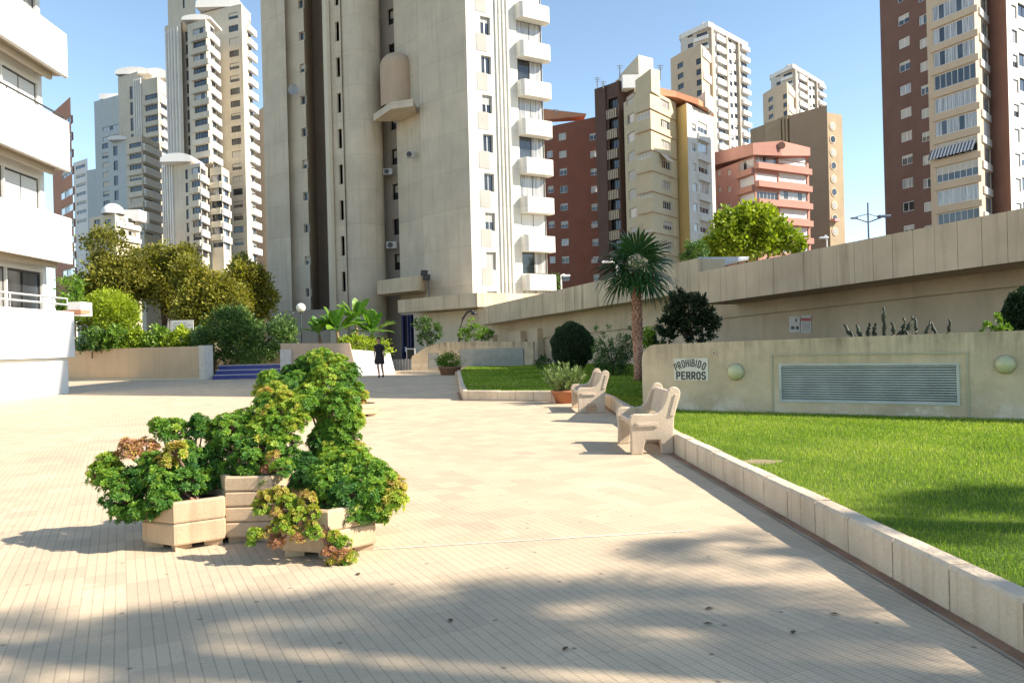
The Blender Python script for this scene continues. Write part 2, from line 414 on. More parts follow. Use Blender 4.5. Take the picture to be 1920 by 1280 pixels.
for px in (742,752,757,764,775):
    u = fp.u(px,620); mb.obox(fp.P(u,-.3,.55), tuple((fp.d*.11).to_3d()), tuple((fp.inn*.12).to_3d()), (0,0,zb+.25))
dfr = mb.build('door_frame', [plain('blue painted frame',(.03,.035,.12),.4)], Pd)
mb = MB(); u = fp.u(748,640); mb.obox(fp.P(u,.9,.52), tuple((fp.d*.2).to_3d()), tuple((fp.inn*.02).to_3d()), (0,0,.35)); mb.build('door_notice', [M_WHITE], Pd)
mb = MB(); mb.obox(fp.P(w0+2.55,2.0,-.06), tuple((fp.d*.7).to_3d()), tuple((fp.inn*.05).to_3d()), (0,0,.22)); mb.build('wall_vent', [M_WHITE], Pd)

# ---- left white building ---------------------------------------------------
Lb = empty('apartment_block', (*W(146,28,700),0), 'dazzling white apartment block at the left edge with long curved parapets and railings', 'apartment building')
kd = Vector((.047,-.999))          # facade runs towards the camera
LA = W(143,28,660)
def lb_z(py): return zpx(140,py,28)
def lbox(name, z0, z1, off, mats, s0=0, s1=14, d=.25, chf=0, par=Lb, m=0):
    """slab along the facade: off = metres behind the parapet face"""
    n_ = Vector((-1,-.047)); a = LA+n_*off
    mb = MB(); p = [a+kd*s1, a+kd*s0, a+kd*s0+n_*d, a+kd*s1+n_*d]
    if chf: p = [a+kd*s1, a+kd*(s0+chf), a+kd*(s0+chf*.3)+n_*chf*.3, a+kd*s0+n_*chf, a+kd*s0+n_*d, a+kd*s1+n_*d]
    mb.prism(p, z0, z1); return mb.build(name, mats if isinstance(mats,list) else [mats], par, bevel=.03 if d > .2 else 0)
lbox('wall', -.3, lb_z(669)-.03, .16, C_WHITE, .25, d=8)
for (pt, pb) in ((585,669),(411,496),(231,323),(67,147),(-95,-20)):
    lbox('parapet', lb_z(pb), lb_z(pt), 0, C_WHITE, 0, d=.16, chf=.1)
    if pb < 600:
        lbox('floor_slab', lb_z(pb)+.06, lb_z(pb)+.28, .165, wallmat('beige soffit',(.50,.43,.33),var=.04,streak=0), .05, d=8)
        lbox('soffit_lip', lb_z(pb)-.16, lb_z(pb)+.055, .42, wallmat('beige soffit',(.5,.43,.33)), .35, d=.12)
wf = Face(LA+Vector((-1,-.047))*.95+kd*14, LA+Vector((-1,-.047))*.95+kd*.05)
mb = MB(); wf.ops = []
rowsz = [(496,585),(323,411),(147,231),(-20,67)]
for k,(pt,pb) in enumerate(rowsz):
    z1 = lb_z(pt)+.05; z0 = lb_z(pb)-.35
    segs = [(3.0,5.0),(5.0,7.3),(7.3,9.6),(9.6,11.6),(11.6,13.75)] if k in (0,1,2) else [(6,8.2),(8.2,10.4),(10.4,12.2),(12.2,13.75)]
    for (a,b) in segs:
        wf.ops.append((a,b-.06,z0,z1-.35))
        kind = {0:'dark',1:'shut',2:'shut',3:'curtain'}[k]
        if k == 0 and b in (11.6,7.3): kind = 'mix'
        if k == 1 and b < 12: kind = 'third'
        put('window', winmesh(b-.06-a, z1-.35-z0, kind, M_DARKF, M_SHUTW, 1), Lb, wf, a, z0, .1)
wf.wall(mb, 1.2, 16.5, .15); mb.build('recessed_wall', [C_WHITE], Lb)
mb = MB(); n_ = Vector((-1,-.047)); a = LA+n_*.95
mb.poly([(*(a+kd*.05),1.2),(*(a+n_*7+kd*.05),1.2),(*(a+n_*7+kd*.05),16.5),(*(a+kd*.05),16.5)]); mb.build('end_wall', [C_WHITE], Lb)
for (pt, pb, s0) in ((559,563,.3),(570,574,.3),(221,224,.2)):
    rl = MB()
    for i in range(1):
        q = LA+n_*.12
        rl.tube([(*(q+kd*s0),lb_z((pt+pb)/2)),(*(q+kd*14),lb_z((pt+pb)/2))], .035, 8)
        for s_ in np.arange(s0,14,1.7): rl.tube([(*(q+kd*s_),lb_z((pt+pb)/2)),(*(q+kd*s_),lb_z((pt+pb)/2)-.5)], .02, 6)
    rl.build('railing', [M_WHITE if pt > 300 else plain('dark rail',(.1,.1,.1),.4)], Lb, smooth=True)

# orange banded wing seen past the white block
Ow = empty('brick_apartment_block', (*pv(110,70,600),0), 'narrow strip of an orange brick block with white window bands beside the white balconies', 'apartment building')
def so(fs): rows(Ow, fs[0], [(112,138)], 356, 370, 30, 6, M_WHITE, kinds=['half','curtain','mix'], mull=2, rec=.1); rows(Ow, fs[0], [(112,138)], 222, 236, 32, 4, M_WHITE, kinds=['half','curtain','mix'], mull=2, rec=.1)
volume(Ow, [pv(98,76),pv(135,71)], zpx(120,195,73), wallmat('orange brick',(.50,.24,.15)), spec=so, back=6)

# ---- far left towers -------------------------------------------------------
def slots(mb, f, pxs, z0, z1, wd=.25, dep=.25, m=0):
    for px in pxs:
        u = f.u(px,250); mb.obox(f.P(u,z0,-.005), tuple((f.d*wd).to_3d()), tuple((-f.inn*dep).to_3d()), (0,0,z1-z0), m)
def ribs(root, pts, pxs, z0, z1, mat, wd=.35, dep=.4):
    f = Face(*pts); mb = MB(); slots(mb, f, pxs, z0, z1, wd, dep); return mb.build('ribs', [mat], root)
def roundcap(root, pxc, py0, py1, Y, halfw, mat, name='rounded_roof', depth=5):
    """barrel shaped rooftop room"""
    a = at(pxc, py1, Y); r = halfw; h = zpx(pxc,py0,Y)-a.z
    mb = MB(); n = 10; prof = [(-r,0)]+[(-r*math.cos(math.pi*i/n), max(.001,h*math.sin(math.pi*i/n)**.6)) for i in range(1,n)]+[(r,0)]
    fr = [(a.x+x, a.y-1.2, a.z+z-.05) for x,z in prof]; bk = [(a.x+x, a.y+depth, a.z+z-.05) for x,z in prof]
    m_ = len(prof); mb.mesh(fr+bk, [(i,i+1,i+1+m_,i+m_) for i in range(m_-1)]+[tuple(range(m_))[::-1], tuple(range(m_,2*m_)), (0,m_,2*m_-1,m_-1)])
    return mb.build(name, [mat], root)

G = 'apartment towers'
# T1 tallest pair
A1 = empty('apartment_tower', (*pv(372,172),0), 'tallest cream tower left of the big beige one, cropped by the top edge', 'apartment tower', G)
volume(A1, [pv(322,178),pv(374,172)], zpx(340,-80,175), C_FAR, back=12, spec=lambda fs: rows(A1, fs[0], [(342,346)], 0, 16, 60, 3, M_DARKF, kinds=['dark'], mull=0))
def sA(fs):
    rows(A1, fs[0], [(428,446)], 24, 36, 23.7, 19, M_DARKF, kinds=['dark','dark','half','dark','shut','third'])
    rows(A1, fs[1], [(464,473)], 40, 52, 23.7, 19, M_DARKF, kinds=['dark','dark','half'])
volume(A1, [pv(372,171),pv(460,166),pv(477,171)], zpx(415,16,168), C_FAR, back=14, spec=sA)
fA = Face(pv(460,166),pv(477,171)); bands(A1, fA, 462, 476, 53, 64, 23.7, 18, C_FARW, p=.7, ch=.1)
roundcap(A1, 412, -6, 17, 169, 4.9, C_FARW)
cz = zpx(350,312,158)
volume(A1, [pv(315,162),pv(346,158.5)], zpx(330,42,160), C_FAR, z0=cz-8, back=9)
ribs(A1, (pv(315,162),pv(346,158.5)), [317,322,327,333,339], cz-4, zpx(330,55,160), C_FARW, .3, .35)
volume(A1, [pv(346,160),pv(358,159)], zpx(350,36,160), C_GREYT, z0=cz-8, back=9, spec=lambda fs: rows(A1, fs[0], [(347,353)], 60, 78, 24.6, 10, M_DARKF, kinds=['dark'], mull=0))
def sB(fs):
    rows(A1, fs[0], [(361,391)], 52, 64, 24.6, 11, M_DARKF, kinds=['dark','dark','mix','dark'], mull=3)
    rows(A1, fs[1], [(394,407)], 55, 67, 24.6, 11, M_DARKF, kinds=['dark','dark','mix'], mull=1)
volume(A1, [pv(358,156.5),pv(392,154),pv(408,158.5)], zpx(380,40,155), C_FAR, z0=cz, back=9, spec=sB)
fB = Face(pv(358,156.5),pv(392,154)); bands(A1, fB, 359, 392, 65.5, 76, 24.6, 10, C_FAR, p=.45)
fB2 = Face(pv(392,154),pv(408,158.5)); bands(A1, fB2, 392.5, 408, 68, 80, 24.6, 10, C_FARW, p=.45)
roundcap(A1, 372, 31, 41, 157, 3.0, C_FARW)

# T1b lower front twin bays
A2 = empty('apartment_tower', (*pv(345,148),0), 'lower cream tower with two curved balcony stacks in front of the tallest one', 'apartment tower', G)
volume(A2, [pv(302,151),pv(347,148.5)], zpx(320,304,150), C_FAR, back=9); ribs(A2, (pv(302,151),pv(347,148.5)), [304,308,312,317,321], 0, zpx(320,310,150), C_FARW, .25, .3)
roundcap(A2, 335, 289, 305, 148, 3.1, C_FARW)
volume(A2, [pv(345,148.3),pv(357,147.5)], zpx(350,306,148), C_FAR, back=9, spec=lambda fs: rows(A2, fs[0], [(347,352)], 318, 336, 25, 6, M_DARKF, kinds=['dark'], mull=0))
def sC(fs):
    rows(A2, fs[0], [(359,375)], 314, 326, 25, 7, M_DARKF, kinds=['dark','dark','mix'], mull=2)
    rows(A2, fs[1], [(376,386)], 318, 330, 25, 7, M_DARKF, kinds=['dark','dark','mix'], mull=1)
volume(A2, [pv(357,146.5),pv(375,145),pv(389,149.5)], zpx(370,305,145), C_FAR, back=9, spec=sC)
f = Face(pv(357,146.5),pv(375,145)); bands(A2, f, 357.5, 375, 327, 338, 25, 6, C_FAR, p=.4)
f = Face(pv(375,145),pv(389,149.5)); bands(A2, f, 375.2, 389, 331, 343, 25, 6, C_FARW, p=.4)
def sD(fs):
    rows(A2, fs[0], [(396,415)], 328, 341, 24.6, 6, M_DARKF, kinds=['dark','mix','third'], mull=2)
    rows(A2, fs[1], [(417,428)], 330, 343, 24.6, 6, M_DARKF, kinds=['dark','mix'], mull=1)
volume(A2, [pv(393,149.5),pv(415,148.4),pv(429,152.5)], zpx(405,314,149), C_CREAM, back=8, spec=sD)
f = Face(pv(393,149.5),pv(415,148.4)); bands(A2, f, 394, 415, 342, 353, 24.6, 5, C_CREAM, p=.4)
f = Face(pv(415,148.4),pv(429,152.5)); bands(A2, f, 415.2, 429, 344, 356, 24.6, 5, C_FARW, p=.4)

# T2
A3 = empty('apartment_tower', (*pv(262,197),0), 'pale tower with a round-shouldered roof left of the tallest one, black window bands', 'apartment tower', G)
volume(A3, [pv(225,202),pv(262,198)], zpx(240,140,200), C_FAR, back=12, spec=lambda fs: rows(A3, fs[0], [(243,251)], 162, 186, 30, 4, M_DARKF, kinds=['dark'], mull=0))
roundcap(A3, 252, 128, 141, 202, 4.6, C_FARW); roundcap(A3, 293, 130, 149, 204, 3.6, C_FARW)
volume(A3, [pv(252,198.2),pv(271,196.5)], zpx(262,146,198), C_FAR, back=8); ribs(A3, (pv(252,198.2),pv(271,196.5)), [254,258,262,266], 0, zpx(262,150,198), C_FARW, .3, .3)
def sE(fs):
    rows(A3, fs[0], [(272,299)], 176.5, 186.5, 20.3, 9, M_DARKF, kinds=['dark','dark','mix','dark'], mull=3)
    rows(A3, fs[1], [(301,318)], 179, 187, 20.3, 9, M_DARKF, kinds=['mix','shut','dark'], mull=2)
volume(A3, [pv(270,195.5),pv(299,193),pv(320,199)], zpx(285,150,195), C_FAR, back=10, spec=sE)
f = Face(pv(270,195.5),pv(299,193)); bands(A3, f, 271, 299, 187.5, 196, 20.3, 8, C_FAR, p=.4)
f = Face(pv(299,193),pv(320,199)); bands(A3, f, 299.2, 320, 188.5, 198.5, 20.3, 8, C_FARW, p=.5)
# T3
A4 = empty('apartment_tower', (*pv(200,230),0), 'flat-topped blue grey tower behind the round-shouldered one, farthest left of the tall towers', 'apartment tower', G)
volume(A4, [pv(179,232),pv(230,226)], zpx(200,182,228), C_BLUEG, back=12, spec=lambda fs: (rows(A4, fs[0], [(191,203)], 269, 279, 18, 9, M_DARKF, kinds=['shut','dark','half'], mull=1), rows(A4, fs[0], [(192,224)], 236, 244, 18.5, 2, M_DARKF, kinds=['mix'], mull=4)))
mb = MB(); q = at(205,178,230); mb.box(q.x-3,q.x+3.4,q.y,q.y+4,q.z-1.2,q.z+.4); mb.build('roof_room', [C_FARW], A4)
volume(A4, [pv(162,240),pv(182,238)], zpx(172,318,239), C_BLUEG, back=10)
# T4
A5 = empty('apartment_tower', (*pv(238,182),0), 'mid-height pale tower with a bright white right side, in front of the blue grey one', 'apartment tower', G)
volume(A5, [pv(205,186),pv(237,183)], zpx(220,263,185), C_BLUEG, back=10, spec=lambda fs: rows(A5, fs[0], [(212,220)], 274, 292, 28, 5, M_DARKF, kinds=['dark'], mull=0))
roundcap(A5, 224, 256, 264, 184, 2.4, C_FARW)
def sF(fs):
    rows(A5, fs[0], [(242,265)], 268, 277, 20.6, 9, M_DARKF, kinds=['dark','shut','half','dark'], mull=3)
    rows(A5, fs[1], [(269,298)], 272, 275, 20.6, 9, M_DARKF, kinds=['dark','shut','shut'], mull=3)
volume(A5, [pv(237,182.5),pv(267,180),pv(300,188)], zpx(250,258,182), C_FAR, back=10, spec=sF)
f = Face(pv(267,180),pv(300,188)); bands(A5, f, 267.5, 299.5, 276, 289, 20.6, 8, C_FARW, p=.5)
f = Face(pv(237,182.5),pv(267,180)); bands(A5, f, 238.5, 267, 278, 287.5, 20.6, 8, C_FAR, p=.35)
# T5 low domed
A6 = empty('apartment_block', (*pv(215,140,420),0), 'low cream building with a small dome peeping over the plane trees', 'apartment building')
volume(A6, [pv(168,144,420),pv(216,140,420),pv(262,147,420)], zpx(215,402,141), C_CREAM, back=8, spec=lambda fs:(rows(A6, fs[0], [(176,188),(196,208)], 412, 420, 24, 2, M_DARKF), rows(A6, fs[1], [(222,234),(240,254)], 410, 418, 24, 2, M_DARKF)))
mb = MB(); q = at(212,402,141.5); mb.lathe([(2.0,0)]+[(2.0*math.cos(R(x)),2.0*math.sin(R(x))) for x in range(15,91,15)], q, 20); mb.build('dome', [C_FARW], A6, smooth=True)
mb = MB(); q = at(240,400,146); mb.box(q.x-2.2,q.x+2.6,q.y-1,q.y+3,q.z-1.6,q.z+.5); mb.build('roof_room', [C_FARW], A6)
f = Face(pv(216,140,420),pv(262,147,420)); bands(A6, f, 217, 261, 421, 429, 24, 2, C_FARW, p=.4)
A7 = empty('apartment_block', (*pv(150,260),0), 'distant white block just past the edge of the white balconies', 'apartment building')
volume(A7, [pv(137,264),pv(164,258)], zpx(150,300,260), C_FARW, back=8, spec=lambda fs: rows(A7, fs[0], [(142,160)], 310, 316, 17, 7, M_DARKF, kinds=['dark','half'], mull=2))
A8 = empty('apartment_tower', (*pv(484,190),0), 'sliver of a sunlit peach tower squeezed beside the big beige one', 'apartment tower', G)
volume(A8, [pv(472,196),pv(497,188)], zpx(484,205,190), wallmat('peach render',(.62,.5,.38)), back=8)

# ---- right background ------------------------------------------------------
B1 = empty('brick_apartment_block', (*pv(1100,122),0), 'dark red brick block with small white windows right of the big tower', 'apartment building')
def s(fs): rows(B1, fs[0], [(1024,1035),(1047,1061),(1105,1119)], 250, 263, 33.1, 10, M_WHITE, kinds=['shut','half','third','dark','curtain'], mull=1, rec=.12)
volume(B1, [pv(1012,127),pv(1122,121)], zpx(1090,223,122), C_RED, back=10, spec=s)
mb = MB(); a = at(1018,211,127); b = at(1062,214,125); mb.prism([(a.x,a.y-2),(b.x+3,b.y-2),(b.x+3,b.y+2),(a.x,a.y+2)], [zpx(1018,232,127)]*2+[zpx(1062,222,127)]*2, [a.z,b.z-.6,b.z-.6,a.z]); mb.build('tiled_coping', [C_ORG], B1)
mb = MB()
for i in range(4):
    q = at(1115,300+33*i*2-8,121.2); mb.box(q.x-.5,q.x+.4,q.y-.6,q.y-.05,q.z-.3,q.z+.3)
mb.build('condenser_boxes', [M_WHITE], B1)

B2 = empty('apartment_block', (*pv(1180,104),0), 'dark brown and cream stepped block behind the palm, with slatted stair shaft', 'apartment building')
volume(B2, [pv(1118,110),pv(1138,108.5)], zpx(1125,163,109), C_DBROWN, back=8)
def s(fs):
    rows(B2, fs[0], [(1140,1158)], 184, 203, 38.2, 9, M_DARKF, kinds=['dark'], mull=3, rec=.5)
volume(B2, [pv(1138,108.8),pv(1162,107)], zpx(1150,157,108), C_DBROWN, back=8, spec=s)
f = Face(pv(1138,108.8),pv(1162,107)); mb = MB()
for i in range(9):
    zt_ = f.z(1150,204+38.2*i); zb_ = f.z(1150,221+38.2*i)
    mb = MB()
    for k in range(6):
        u = f.u(1140,300)+k*(f.u(1158,300)-f.u(1140,300))/5.4; mb.obox(f.P(u,zb_,-.12), tuple((f.d*.13).to_3d()), tuple((f.inn*.1).to_3d()), (0,0,zt_-zb_))
    mb.build('balustrade', [C_CREAM], B2)
volume(B2, [pv(1162,107),pv(1176,108),pv(1192,106.5)], zpx(1175,150,107), C_DBROWN, back=8)
volume(B2, [pv(1158,112),pv(1196,109),pv(1226,113.5)], zpx(1170,142,110), C_TAN, back=5)
mb = MB(); a = pv(1162,111.8,140); b = pv(1198,108.8,140); c = pv(1225,112.8,140)
mb.prism([a,b,c,(c.x,c.y+5),(a.x,a.y+5)], zpx(1198,150,109), [zpx(1162,141,111.8),zpx(1198,103,108.8),zpx(1225,110,112.8),zpx(1225,110,112.8),zpx(1162,141,111.8)]); mb.build('stair_head', [C_CREAM], B2)
mb = MB(); mb.obox(at(1168,165,106), (2.2,0,0),(0,2,0),(0,0,1.8)); mb.build('water_tank_room', [C_WHITE], B2)
def s(fs):
    rows(B2, fs[0], [(1174,1188)], 178, 196, 36, 9, M_WHITE, kinds=['curtain','half','mix','shut'], mull=2)
    rows(B2, fs[2], [(1238,1255)], 188, 203, 37.5, 8, M_WHITE, kinds=['mix','curtain','half','dark'], mull=3)
    rows(B2, fs[1], [(1194,1219)], 212, 224, 74, 4, M_WHITE, M_SHUT, kinds=['shut','mix'], mull=3, rec=.06)
volume(B2, [pv(1172,104.5),pv(1192,101.5),pv(1222,99),pv(1270,105)], zpx(1222,172,100), C_CRY, back=8, spec=s)
f = Face(pv(1222,99),pv(1270,105))
mb = MB()
mb.prism([pv(1191,101.3,150),pv(1221,98.7,150),pv(1237,101,150),pv(1205,104,150)], zpx(1222,172.5,99), [zpx(1191,151,101.3),zpx(1221,128,98.7),zpx(1237,132,101),zpx(1205,152,104)]); mb.build('roof_fin', [C_CRY], B2)
mb = MB()
for i in range(10):                                    # projecting floor lines round the bay
    z0_ = f.z(1240,214+37.5*i)
    mb.prism([pv(1190.5,101.2),pv(1222,98.6),pv(1270,104.6),pv(1270,106),pv(1222,100)], z0_, z0_+.14)
mb.build('floor_lines', [C_TAN], B2)
for i,(a_,b_,py) in enumerate(((1236,1262,300),(1240,1262,300),)): pass
mb = MB(); u0 = f.u(1236,300); z0_ = f.z(1250,291); mb.mesh([f.P(u0,z0_,-.02),f.P(u0+2.1,z0_,-.02),f.P(u0+2.1,z0_-1.3,-1.2),f.P(u0,z0_-1.3,-1.2),f.P(u0,z0_,-.08),f.P(u0+2.1,z0_,-.08),f.P(u0+2.1,z0_-1.25,-1.26),f.P(u0,z0_-1.25,-1.26)], [(0,1,2,3),(4,7,6,5),(0,3,7,4),(1,5,6,2),(2,6,7,3),(0,4,5,1)])
mb.build('awning', [plain('cream awning canvas',(.6,.5,.4),.8)], B2)

B3 = empty('apartment_block', (*pv(1290,102),0), 'yellow-walled block with an orange tiled roof between the cream block and the tall grey tower', 'apartment building')
def s(fs):
    rows(B3, fs[1], [(1297,1305)], 232, 246, 37, 7, M_WHITE, kinds=['mix','curtain','half'], mull=1)
    rows(B3, fs[1], [(1308,1326)], 230, 250, 37, 7, M_WHITE, kinds=['mix','curtain','half','third'], mull=2)
volume(B3, [pv(1267,106),pv(1291,103)], zpx(1280,197,104), C_YEL, back=7)
volume(B3, [pv(1290,102.9),pv(1340,110)], zpx(1280,198,104), C_CREAMW, back=8, spec=lambda fs:s([None,fs[0]]))
bands(B3, Face(pv(1290,102.9),pv(1340,110)), 1307, 1328, 254, 266, 37, 6, C_CREAMW, p=.35)
mb = MB(); f = Face(pv(1290,103),pv(1340,110))
z1_ = zpx(1290,197,103); mb.mesh([f.P(.02,0,-.02),f.P(f.L,0,-.02),f.P(f.L,0,-.002),f.P(.02,0,-.002)],[])
mb = MB(); mb.prism([pv(1236,102.4,190),pv(1268,103.6,190),pv(1310,104.2,190),pv(1336,108.5,190),pv(1336,112,190),pv(1240,108,190)],[zpx(1250,176,102),zpx(1268,184,104),zpx(1300,196,104),zpx(1336,207,108),zpx(1336,207,108),zpx(1250,176,102)], [zpx(1240,162,102),zpx(1268,173,104),zpx(1300,185,104),zpx(1336,201,108),zpx(1336,196,108),zpx(1250,160,102)]); mb.build('tiled_roof', [C_ORG], B3)
mb = MB(); mb.prism([pv(1306,107,190),pv(1323,105.5,190),pv(1338,109,190),pv(1322,111,190)], zpx(1320,205,107), [zpx(1306,186,107),zpx(1323,170,105.5),zpx(1338,184,109),zpx(1322,186,111)]); mb.build('roof_fin', [C_CREAMW], B3)
# white sheathing of the sunlit side
mb = MB(); f.ops = []
B3w = Face(pv(1290,102.9),pv(1340,109.9))

def greytower(name_lbl, P, s_, Y0, n, base):
    """P maps template pixels (of the taller tower) to this tower's pixels"""
    X, Yp = P
    root = empty('apartment_tower', (*pv(X(1330),Y0,Yp(200)),0), name_lbl, 'apartment tower', G)
    k = Y0/190.0
    def q(px, d, py=None): return pv(X(px), Y0+d*k, Yp(150))
    def s(fs):
        rows(root, fs[0], [(X(1289),X(1299)),(X(1306),X(1326))], Yp(62), Yp(70), 20*s_, n, M_DARKF, kinds=['dark'], mull=1)
        rows(root, fs[1], [(X(1342),X(1356))], Yp(60), Yp(68), 20*s_, n, M_DARKF, kinds=['dark','half','dark','mix'], mull=1)
        rows(root, fs[1], [(X(1366),X(1371)),(X(1374),X(1379))], Yp(72), Yp(80), 20*s_, n, M_DARKF, kinds=['dark','half','dark'], mull=0)
        rows(root, fs[1], [(X(1388),X(1399))], Yp(77), Yp(87), 20*s_, n, M_DARKF, kinds=['dark','dark','mix'], mull=1)
    volume(root, [q(1278,6),q(1333,0),q(1401,14)], zpx(X(1333),Yp(46),Y0), C_FARW if False else wallmat('warm grey tower render',(.56,.53,.48),var=.06,streak=.3), back=14, spec=s)
    f = Face(q(1333,0),q(1401,14))
    bands(root, f, X(1341), X(1357), Yp(69), Yp(79), 20*s_, n, C_FARW, p=.6); bands(root, f, X(1387), X(1401), Yp(88), Yp(96), 20*s_, n, C_FARW, p=.8)
    mb = MB()
    for px, w in ((1331,1.2),(1359,.7),(1381,.7)):
        u = f.u(X(px+2),Yp(200)); mb.obox(f.P(u,0,.3), tuple((f.d*w).to_3d()), tuple((-f.inn*1.0).to_3d()), (0,0,zpx(X(1340),Yp(52),Y0)))
    mb.build('fins', [C_GREYT], root)
    f0 = Face(q(1278,6),q(1333,0)); bands(root, f0, X(1304), X(1331), Yp(70), Yp(77), 20*s_, 3, C_FARW, p=.8)
    # crowning slab and roof room
    mb = MB(); mb.prism([q(1275,6.5),q(1331,-1.6),q(1404,13),q(1380,22),q(1290,16)], zpx(X(1333),Yp(54),Y0), zpx(X(1333),Yp(45),Y0)); mb.build('crown_slab', [C_FARW], root)
    a = at(X(1329),Yp(44),Y0+2); mb = MB(); mb.box(a.x-1.6,a.x+1.2,a.y,a.y+3,a.z-.5,zpx(X(1329),Yp(36),Y0)); mb.build('roof_room', [C_FAR], root)
    # lower shaded wing
    def s2(fs):
        rows(root, fs[0], [(X(1270),X(1281))], Yp(118), Yp(128), 20*s_, n-4, M_DARKF, kinds=['dark'], mull=1)
        rows(root, fs[1], [(X(1305),X(1314))], Yp(110), Yp(121), 20*s_, n-4, M_DARKF, kinds=['dark'], mull=1)
    volume(root, [q(1258,2),q(1283,-3),q(1316,-7),q(1331,-2)], zpx(X(1290),Yp(104),Y0), C_TAN, back=6, spec=s2)
    f = Face(q(1316,-7),q(1331,-2)); bands(root, f, X(1316.5), X(1331), Yp(98), Yp(112), 20*s_*2, max(2,n//2-2), C_FARW, p=.3)
    return root
greytower('tall grey tower with finned white side, the taller of the matching pair on the right', (lambda x:x, lambda y:y), 1.0, 195, 16, 0)
greytower('grey tower with finned white side, the shorter of the matching pair, behind the beige block', (lambda x:1431+(x-1258)*.79, lambda y:118+(y-38)*.81), .81, 240, 9, 0)

B5 = empty('apartment_block', (*pv(1553,146),0), 'plain beige tower with a column of round windows near its right edge', 'apartment building')
volume(B5, [pv(1408,162),pv(1438,158)], zpx(1420,238,160), C_BEIGE, back=8)
volume(B5, [pv(1436,157),pv(1462,154)], zpx(1450,226,155), wallmat('ochre beige',(.42,.32,.2)), back=8)
volume(B5, [pv(1460,153.5),pv(1484,151)], zpx(1470,218,152), C_BEIGE, back=8)
volume(B5, [pv(1482,150),pv(1553,143.5)], zpx(1520,208,147), C_BEIGE, back=10)
volume(B5, [pv(1552,144),pv(1581,146)], zpx(1566,213,145), wallmat('ochre beige',(.42,.32,.2)), back=8)
f = Face(pv(1460,153.5),pv(1484,151)); mb = MB(); slots(mb, f, [1463,1470,1476], zpx(1470,300,152), zpx(1470,222,152), .5, .5); mb.build('ribs', [wallmat('ochre beige',(.42,.32,.2))], B5)
f = Face(pv(1552,144),pv(1581,146))
for i in range(9):
    z0_ = f.z(1562,237+24.6*i); u = f.u(1562,300); mb = MB()
    P0 = f.P(u,z0_); n = 16
    for rr_, dd, m_ in ((.85,-.10,0),(.62,-.14,1)):
        ring = [P0+Vector((f.d.x*rr_*math.cos(a),f.d.y*rr_*math.cos(a),rr_*math.sin(a)))+Vector((f.inn.x*dd,f.inn.y*dd,0)) for a in [2*math.pi*j/n for j in range(n)]]
        rb = [p-Vector((f.inn.x*(dd-.0),f.inn.y*(dd-.0),0)) for p in ring]
        mb.mesh(ring+rb, [tuple(range(n))]+[(j,(j+1)%n,(j+1)%n+n,j+n) for j in range(n)], m_)
    mb.build('round_window', [C_TAN, GLASS if i%2 else M_SHUTG], B5)
mb = MB(); z0_ = f.z(1562,416); u = f.u(1555,300); mb.obox(f.P(u,z0_,-.9),tuple((f.d*1.5).to_3d()),tuple((f.inn*.9).to_3d()),(0,0,.5)); mb.build('awning',[plain('pink awning canvas',(.6,.3,.27),.8)],B5)

B6 = empty('apartment_block', (*pv(1415,112),0), 'low salmon and white banded block with hipped salmon roof, before the beige tower', 'apartment building')
def s(fs):
    rows(B6, fs[0], [(1345,1351),(1363,1370)], 318, 329, 31.5, 5, M_WHITE, kinds=['shut','half'], mull=0)
    rows(B6, fs[0], [(1385,1413)], 301, 318, 32, 5, M_WHITE, M_SHUTW, kinds=['shut','shut','mix'], mull=3)
    rows(B6, fs[1], [(1417,1458),(1460,1512)], 293, 309, 33, 6, M_WHITE, M_SHUTW, kinds=['shut','mix','shut','dark'], mull=5)
volume(B6, [pv(1337,122),pv(1415,112),pv(1516,118)], zpx(1415,292,112), C_PINK, back=12, spec=s)
f = Face(pv(1415,112),pv(1516,118)); bands(B6, f, 1415.5, 1515.5, 312, 323, 33, 5, C_PINK, p=.7)
f = Face(pv(1337,122),pv(1415,112)); bands(B6, f, 1383, 1414.5, 320, 331, 32, 5, C_PINK, p=.5)
mb = MB(); q = [pv(1334,122,280),pv(1412,111,280),pv(1465,112.5,280),pv(1519,117.4,280),pv(1500,128,280),pv(1345,134,280)]
za = [zpx(1337,311,122),zpx(1412,290,111),zpx(1465,292,112.5),zpx(1519,292,117.4),zpx(1519,292,118),zpx(1337,311,122)]
mb.prism(q, za, [zpx(1337,287,122),zpx(1412,268,111),zpx(1465,264,112.5),zpx(1519,277,117.4),zpx(1480,272,118),zpx(1400,272,122)]); mb.build('roof', [C_PINK], B6)
mb = MB(); q = at(1465,273,112.3); mb.tube([(q.x,q.y-.05,q.z),(q.x,q.y-.15,q.z)], .55, 14); mb.build('roof_vent', [C_BROWN], B6)

B7 = empty('brick_apartment_tower', (*pv(1742,86),0), 'big dark brown brick tower at the right edge with glazed cream balconies', 'apartment tower', G)
def s(fs): rows(B7, fs[0], [(1682,1703),(1721,1739)], -16, 2, 44.4, 11, M_WHITE, kinds=['shut','half','third','curtain','mix','dark'], mull=1, rec=.12)
volume(B7, [pv(1657,93),pv(1745,86.5)], zpx(1700,-90,90), C_BROWN, back=12, spec=s)
def s(fs):
    rows(B7, fs[0], [(1747,1831)], -4, 25, 44.8, 11, M_WHITE, M_SHUT, kinds=['mix','curtain','mix','shut','half','dark'], mull=6, rec=.12)
    rows(B7, fs[1], [(1838,1855)], -4, 25, 45.5, 11, M_WHITE, M_SHUTW, kinds=['shut','mix','mix'], mull=2, rec=.12)
volume(B7, [pv(1744,85.5),pv(1834,80.5),pv(1858,84.5)], zpx(1790,-90,83), C_TAN, back=8, spec=s)
f = Face(pv(1744,85.5),pv(1834,80.5)); bands(B7, f, 1745, 1834, 27, 39, 44.8, 10, C_TAN, p=.18)
